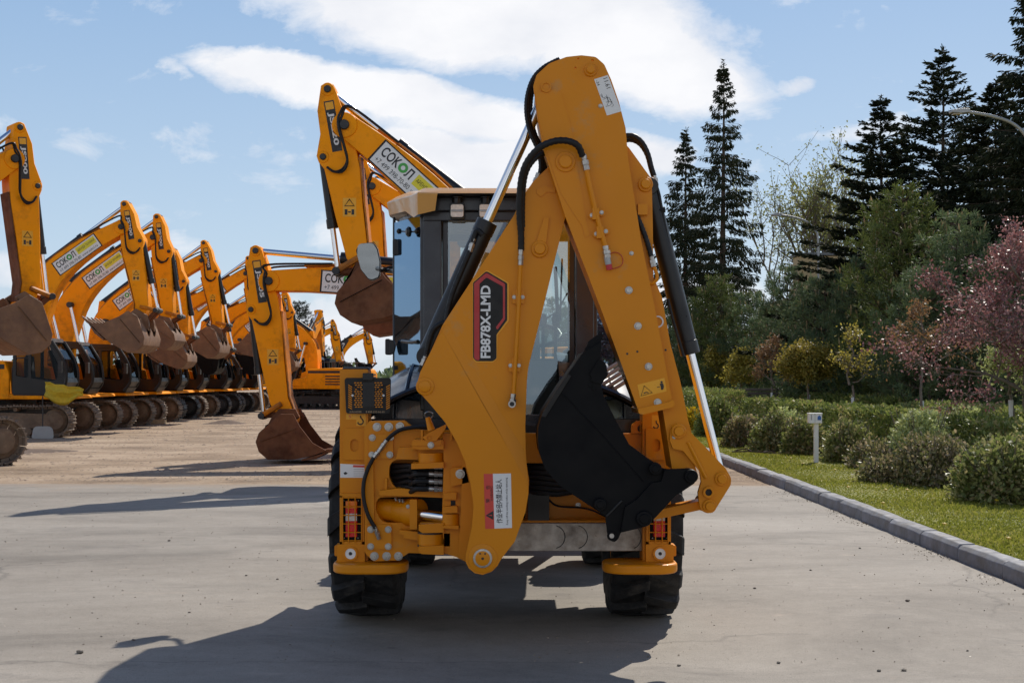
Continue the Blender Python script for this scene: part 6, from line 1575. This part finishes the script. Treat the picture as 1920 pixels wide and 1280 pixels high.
# purple-leaved tree on the right
put(broadleaf(3.8, 1.8, 71, 'purple_leaf', 'grey_bark', trunk_h=.25, n1=15, n2=7, n3=6, leaves=7, lsize=.052, r0=.06, up=.45, shape='round', wander=.16), 1925, 21.5, 'purple-leaved spreading tree at the right picture edge', 'tree', z=LZ)
# staked young trees with limewashed feet
GS = 'young staked trees with white painted trunk feet'
SX = 8.2
def staked(px, o, label): Y = SX * F / (px - CX); put(o, px, Y, label, 'tree', GS, z=LZ)
staked(1728, broadleaf(3.0, .85, 81, 'brown_leaf', trunk_h=.52, n1=8, n2=5, n3=4, leaves=2, lsize=.055, r0=.035, up=.55, whitewash=.95, shape='round'), 'young reddish staked tree with few leaves nearest the purple tree')
staked(1600, broadleaf(2.75, .75, 84, 'yellow_leaf', trunk_h=.45, n1=9, n2=5, n3=4, leaves=1, lsize=.065, r0=.035, up=.45, whitewash=.95, shape='round'), 'young staked tree with loose yellow leaves right of the mop-headed one')
staked(1516, broadleaf(2.35, .52, 87, 'mop_leaf', trunk_h=.66, n1=14, n2=7, n3=6, leaves=8, lsize=.07, r0=.04, up=.22, whitewash=.95, shape='flat'), 'young mop-headed tree with a dense yellow-green flat crown')
staked(1448, broadleaf(2.75, .75, 90, 'brown_leaf', trunk_h=.42, n1=10, n2=6, n3=5, leaves=2, lsize=.06, r0=.04, up=.6, whitewash=.95, shape='round'), 'young brown-leaved staked tree left of the mop-headed one')
staked(1386, broadleaf(2.5, .62, 93, 'yellow_leaf', trunk_h=.42, n1=9, n2=5, n3=5, leaves=3, lsize=.09, r0=.04, up=.5, whitewash=.95, shape='round'), 'young yellow-leaved staked tree farthest from the purple tree')
staked(1345, broadleaf(2.6, .80, 95, 'yellow_leaf', trunk_h=.4, n1=10, n2=6, n3=5, leaves=3, lsize=.10, r0=.04, up=.5, whitewash=.95, shape='round'), 'bushy yellow young tree partly behind the shiny ram rod')
staked(1898, broadleaf(1.9, .55, 97, 'pale_leaf', trunk_h=.6, n1=8, n2=5, n3=4, leaves=3, lsize=.06, r0=.035, up=.3, whitewash=1.05, shape='round'), 'small green staked tree with tall white foot under the purple crown')
# clipped hedges (each run of hedge is one plant row)
GH = 'clipped evergreen hedges in rows'
def hedge(X, y0, y1, h, w, seed, label): put(bush(w / 2, (y1 - y0) / 2, h, seed, 'hedge_leaf', int((y1 - y0) * 1500), .075, box=.9, name='clipped_hedge', twigs=int((y1 - y0) * 6)), 0, (y0 + y1) / 2, label, 'hedge', GH, LZ, X=X)
hedge(7.3, 13.5, 21.5, .74, .7, 101, 'clipped hedge nearest us, running from the right edge behind the brown shrubs')
hedge(7.3, 22.3, 30.5, .76, .7, 102, 'clipped hedge behind the meter box, middle of the front hedge line')
hedge(7.25, 31.4, 40.0, .76, .7, 103, 'clipped hedge below the bench, far part of the front hedge line')
hedge(9.3, 18.0, 31.0, .80, .8, 104, 'clipped hedge of the second line behind the pale round bush')
hedge(9.3, 32.0, 46.0, .85, .8, 105, 'far clipped hedge of the second line under the mop-headed tree')
hedge(6.6, 41.0, 50.0, .95, 1.2, 106, 'far tall hedge block beside the yellow bush')
# loose shrubs along the lawn edge
GB = 'loose shrubs along the lawn edge'
def shrub(px, by, top, hw, seed, leaf, label, n=2600, lsize=.06, deep=1.2, rag=.2):
    Y = (CH - LZ) * F / (by - HZ); h = (by - top) / F * Y; r = hw / F * Y
    put(bush(r, r * deep, h, seed, leaf, int(n * 1.5), lsize * 1.1, 0, 'shrub', rag * .7, 50), px, Y + r * .6, label, 'shrub', GB, LZ)
shrub(1888, 945, 826, 98, 201, 'shrub_leaf', 'large green and bronze shrub in the right foreground', 6500, .055)
shrub(1752, 912, 822, 80, 202, 'bronze_leaf', 'bronze-tipped shrub in front of the pale round bush', 5200, .052)
shrub(1640, 878, 830, 50, 203, 'bronze_leaf', 'low sparse bronze shrub right of the meter box', 1700, .055, rag=.3)
shrub(1588, 866, 790, 45, 204, 'shrub_leaf', 'upright green shrub just right of the meter box post', 2600, .06)
shrub(1508, 852, 785, 38, 205, 'shrub_leaf', 'green shrub just left of the meter box post', 2400, .065)
shrub(1452, 846, 776, 44, 206, 'shrub_leaf', 'silvery green shrub left of the meter box', 2600, .065)
shrub(1395, 838, 782, 38, 207, 'bronze_leaf', 'dark twiggy shrub near the fallen branch', 2200, .07)
shrub(1345, 818, 748, 42, 208, 'hedge_leaf', 'dense dark shrub beside the shiny ram rod', 3000, .08)
shrub(1726, 880, 768, 64, 209, 'pale_leaf', 'pale green rounded bush on the lawn edge', 3800, .06, rag=.06)
shrub(1806, 872, 768, 45, 210, 'pale_leaf', 'smaller pale green bush behind the rounded one', 2400, .06)
shrub(1478, 838, 772, 36, 211, 'pale_leaf', 'pale green bush tucked behind the silvery shrub', 1600, .07)
shrub(1296, 806, 768, 26, 212, 'forsythia', 'bright yellow flowering bush beside the folded arm', 1400, .08, rag=.1)
shrub(1322, 775, 728, 24, 213, 'pale_leaf', 'fresh light green bush above the yellow bush', 1500, .10)
shrub(1660, 905, 858, 50, 214, 'bronze_leaf', 'low twiggy shrub in front of the gap between bushes', 1500, .05, rag=.3)
# lawn blades
rng = np.random.default_rng(7); n = 110000
yy = 8.5 + 27 * rng.uniform(size=n) ** 1.7; xx = LX + .03 + rng.uniform(size=n) ** 1.15 * (2.6 + .03 * yy)
p = np.column_stack([xx, yy, np.full(n, LZ - .004)]); ax = np.column_stack([rng.normal(size=n) * .55, rng.normal(size=n) * .55, np.ones(n)])
pat = .65 + .5 * np.sin(xx * 2.1 + yy * .7) * np.sin(yy * 1.3 - xx) + .3 * rng.uniform(size=n)
v, f = blades(p, ax, rng.uniform(.018, .045, n) * np.clip(pat, .45, 1.3), rng.uniform(.007, .012, n) * (1 + yy / 22), rng)
n2 = 4500; t2 = rng.uniform(size=n2); y2 = 8.0 + 24 * t2 ** 1.5; x2 = KX - np.abs(rng.normal(size=n2)) ** 1.5 * .10 - .01
sel = np.sin(y2 * 2.3) + np.sin(y2 * 5.1 + 1) + rng.normal(size=n2) * .8 > .4
p2 = np.column_stack([x2, y2, np.full(n2, .006)])[sel]; a2_ = rng.normal(size=p2.shape) * np.array([1, 1, .18]); v2, f2 = blades(p2, a2_, rng.uniform(.006, .022, len(p2)), rng.uniform(.004, .011, len(p2)), rng)
tag(np_mesh('gutter_litter', v2, f2, ['litter_leaf']), 'brown leaf litter and grit in the gutter along the kerb', kind='stuff')
n3 = 2600; y3 = 7.0 + 14 * rng.uniform(size=n3) ** 1.3; x3 = rng.uniform(-6.5, KX - .1, n3); p3 = np.column_stack([x3, y3, np.full(n3, .004)]); a3_ = rng.normal(size=p3.shape) * np.array([1, 1, .15])
v3, f3 = blades(p3, a3_, rng.uniform(.004, .016, n3), rng.uniform(.003, .009, n3), rng)
tag(np_mesh('grit', v3, f3, ['litter_leaf']), 'fine scattered grit and plant crumbs on the concrete', kind='stuff')
tag(np_mesh('grass', v, f, ['grass_blade']), 'short green lawn grass between kerb and shrubs', kind='stuff')
rnd = random.Random(4)
for (px, py) in [(1565, 882), (1482, 860), (1590, 915), (1700, 920), (1660, 920), (1838, 925), (1835, 918), (1655, 945), (1868, 940), (1505, 870), (1890, 1012), (1770, 985)]:
    Y = (CH - LZ - .05) * F / (py - HZ); mb = MB(); mb.tube([(0, 0, 0), (.004, 0, .06)], .003, 'grass_blade', 4)
    mb.lathe((.004, 0, .06), (0, -.3, 1), [(0, .006), (.006, .022), (.012, .020), (.018, .008)], 'forsythia', 10)
    o = mb.build('dandelion'); o.location = (PX(px, Y), Y, LZ); tag(o, 'small yellow dandelion flower in the lawn grass', 'dandelion', 'dandelions dotted over the lawn')
mb = MB(); Y = (CH - LZ) * F / (852 - HZ)
for pts in ([(-.45, .1, .05), (-.1, 0, .06), (.25, -.05, .03), (.42, -.1, .02)], [(-.1, 0, .06), (-.2, .12, .10), (-.38, .15, .07)], [(.1, -.02, .05), (.22, .08, .06), (.35, .05, .04)]): mb.tube(cr(pts), .014, 'bark', 5)
o = mb.build('fallen_branch'); o.location = (PX(1420, Y), Y, LZ); tag(o, 'dark fallen branch lying on the lawn near the kerb', 'branch')
# meter box on its post
mb = MB(); Y = (CH - LZ) * F / (867 - HZ); mbx = empty('meter_box', (PX(1531, Y), Y, LZ)); tag(mbx, 'white electric meter box on a white post in the lawn', 'meter box')
def rel(m): m.parent = mbx; return m
w = lambda n: n / F * Y
mb.box(-w(4), w(4), 0, w(8), 0, w(75), 'white_paint'); rel(mb.build('post', None, .004))
mb = MB(); mb.box(-w(15), w(9), -w(6), w(10), w(74), w(92), 'white_paint'); mb.box(-w(16), w(10), -w(7), w(11), w(91), w(93), 'white_paint'); bx = rel(mb.build('box', None, .006))
mb = MB(); mb.box(w(0.5), w(7), -w(6.6), -w(5.9), w(80), w(86), 'blue_sign'); mb.prism([(w(.5), w(86)), (w(7), w(86)), (w(3.7), w(89))], -w(6.6), -w(5.9), 'blue_sign', 'Y'); o = mb.build('sign'); o.parent = bx
mb = MB(); mb.box(-w(12), -w(10), -w(6.6), -w(5.9), w(80), w(90), 'grey_metal'); mb.box(-w(4.5), -w(4), -w(6.6), -w(5.9), w(75), w(91), 'grey_metal'); o = mb.build('door_seam'); o.parent = bx
# street lamps
GL = 'curved-arm street lamps along the garden'
def lamp(hx, hy, polex, Y, label, lean=0.0):
    root = empty('street_lamp', (PX(polex, Y), Y, 0)); tag(root, label, 'street lamp', GL)
    zt = CH + (HZ - hy) / F * Y; dxm = (hx - polex) / F * Y
    mb = MB(); pts = [Vector((0, 0, 0)), Vector((0, 0, zt * .5)), Vector((0, 0, zt - 1.1)), Vector((dxm * .07, 0, zt - .62)), Vector((dxm * .24, 0, zt - .28)), Vector((dxm * .5, 0, zt - .10)), Vector((dxm * .8, 0, zt + .0))]
    mb.tube(cr(pts, 8), .04, 'grey_metal', 8); o = mb.build('pole'); o.parent = root
    mb = MB(); s = 1 if dxm > 0 else -1; x0 = dxm * .78
    mb.prism(rp([(x0, zt - .03), (x0 + s * .2, zt - .05), (dxm, zt - .03, .02), (dxm, zt + .03, .02), (x0 + s * .15, zt + .07), (x0, zt + .05)]), -.13, .13, 'grey_metal', 'Y'); o = mb.build('lamp_head', None, .01); o.parent = root
    mb = MB(); mb.box(*sorted((x0 + s * .18, dxm - s * .06)), -.1, .1, zt - .062, zt - .052, 'lens_clear'); o = mb.build('lens'); o.parent = root
lamp(1782, 210, 1936, 32.0, 'nearest street lamp, arm reaching in front of the dark spruces')
lamp(1446, 403, 1534, 53.0, 'middle street lamp, arm in front of the thin yellowish tree')
lamp(1299, 472, 1362, 69.0, 'farthest street lamp, arm in front of the tall slender spruce')
# bench
root = empty('bench', (PX(1424, 44.0), 44.0, LZ)); tag(root, 'grey slatted garden bench behind the clipped hedge', 'bench')
mb = MB()
for k in range(4): mb.box(-.75, .75, .02 + k * .025, .05 + k * .025, .62 + k * .12, .70 + k * .12, 'bench_wood')
o = mb.build('backrest', root, .005); mb = MB()
for k in range(4): mb.box(-.75, .75, -.45 + k * .11, -.36 + k * .11, .50, .53, 'bench_wood')
o = mb.build('seat', root, .005)
for x in (-.6, .6): mb = MB(); mb.prism([(-.42, 0), (-.36, 0), (-.33, .48), (.0, .48), (.06, 0), (.12, 0), (.14, 1.05), (.09, 1.05), (.03, .52), (-.42, .52)], x - .03, x + .03, 'clean_track', 'X'); mb.build('leg', root, .004)
# house behind the pines
simple('yellow_brick', (0.46, 0.34, 0.19), rough=0.85, var=0.18, scale=14, bmp=0.2, bscale=40)
simple('slate_roof', (0.14, 0.145, 0.155), rough=0.6, var=0.2, scale=10)
Yh = 66.0; root = empty('house', (PX(1560, Yh), Yh, 0)); tag(root, 'yellow brick house with grey roof half hidden behind the pines', 'house')
q = lambda px: PX(px, Yh) - PX(1560, Yh)
zz = lambda py: PZ(py, Yh)
mb = MB(); mb.box(q(1470), q(1720), 0, 7, 0, zz(560), 'yellow_brick'); mb.box(q(1502), q(1576), .5, 1.9, 0, zz(478), 'yellow_brick'); mb.build('wall', root, .02)
mb = MB(); mb.box(q(1498), q(1580), .4, 2.0, zz(477), zz(472), 'slate_roof')
for k in range(12): mb.box(q(1500) + k * .17, q(1500) + k * .17 + .03, .2, .23, zz(471), zz(466), 'slate_roof')
mb.build('parapet', root, .01)
mb = MB(); mb.prism([(q(1560), zz(530)), (q(1638), zz(488)), (q(1720), zz(540)), (q(1720), zz(536)), (q(1638), zz(483)), (q(1560), zz(526))], -.5, 7, 'slate_roof', 'Y'); mb.build('roof', root, .01)
mb = MB(); mb.prism([(q(1566), zz(532)), (q(1638), zz(491)), (q(1716), zz(541)), (q(1638), zz(497))], -.3, -.2, 'white_paint', 'Y'); mb.build('gable_trim', root)
for px in (1495, 1545, 1610, 1665):
    mb = MB(); mb.box(q(px - 14), q(px + 14), -.03, .02, .9, 2.4, 'dark_glass'); w_ = mb.build('window', root); mb = MB()
    mb.box(q(px - 15), q(px + 15), -.06, .0, 2.4, 2.48, 'white_paint'); mb.box(q(px - 15), q(px + 15), -.08, .0, .82, .9, 'white_paint'); mb.box(q(px) - .03, q(px) + .03, -.05, -.031, .9, 2.4, 'white_paint'); mb.build('frame', w_)

# clods and stones pressed into the dirt yard: too many to count
n4 = 9000; y4 = 19.6 + 40 * rng.uniform(size=n4) ** 1.8; x4 = rng.uniform(-13, 3.4, n4); s4 = rng.uniform(.008, .028, n4) * (1 + (y4 - 19) / 45) * np.where(rng.uniform(size=n4) < .04, 2.0, 1)
c4_ = np.column_stack([x4, y4, np.full(n4, -.012)])
ang = rng.uniform(0, 6.28, n4)
vv = [c4_ + np.column_stack([np.cos(ang + k * 1.571) * s4 * rng.uniform(.7, 1.6, n4), np.sin(ang + k * 1.571) * s4 * rng.uniform(.7, 1.6, n4), np.zeros(n4)]) for k in range(4)]
vv.append(c4_ + np.column_stack([rng.normal(size=n4) * s4 * .2, rng.normal(size=n4) * s4 * .2, s4 * rng.uniform(.3, .7, n4)]))
vv = np.stack(vv, 1).reshape(-1, 3); b0 = np.arange(n4)[:, None] * 5
ff = np.concatenate([b0 + np.array([[k, (k + 1) % 4, 4]]) for k in range(4)])
tag(np_mesh('dirt_clods', vv, ff, ['clod']), 'small clods and stones scattered over the dirt yard', kind='stuff')
# trees at the far end of the avenue (seen through the cab windows) and a low wood along the horizon
pine_at(pA, 1036, 92, 560, 'distant pine at the avenue end seen through the cab window', 1.1)
pine_at(pB, 1068, 96, 575, 'distant low pine at the avenue end right of the window wiper', 2.6)
pine_at(pA, 1010, 99, 590, 'distant pine at the avenue end partly behind the seat', 4.4)
n5 = 16000; x5 = rng.uniform(-260, 60, n5); y5 = rng.uniform(215, 245, n5); h5 = 3.4 + 1.1 * np.sin(x5 * .11) + .8 * np.sin(x5 * .37 + 1) + .6 * np.sin(x5 * .9)
p5 = np.column_stack([x5, y5, h5 * rng.uniform(0, 1, n5) ** .7]); v5, f5 = blades(p5, unit(rng, n5) + np.array([0, 0, .5]), rng.uniform(.7, 1.5, n5), rng.uniform(.4, .9, n5), rng)
tag(np_mesh('far_wood', v5, f5, ['pine_needles']), 'low far wood along the horizon behind the yard', kind='stuff')
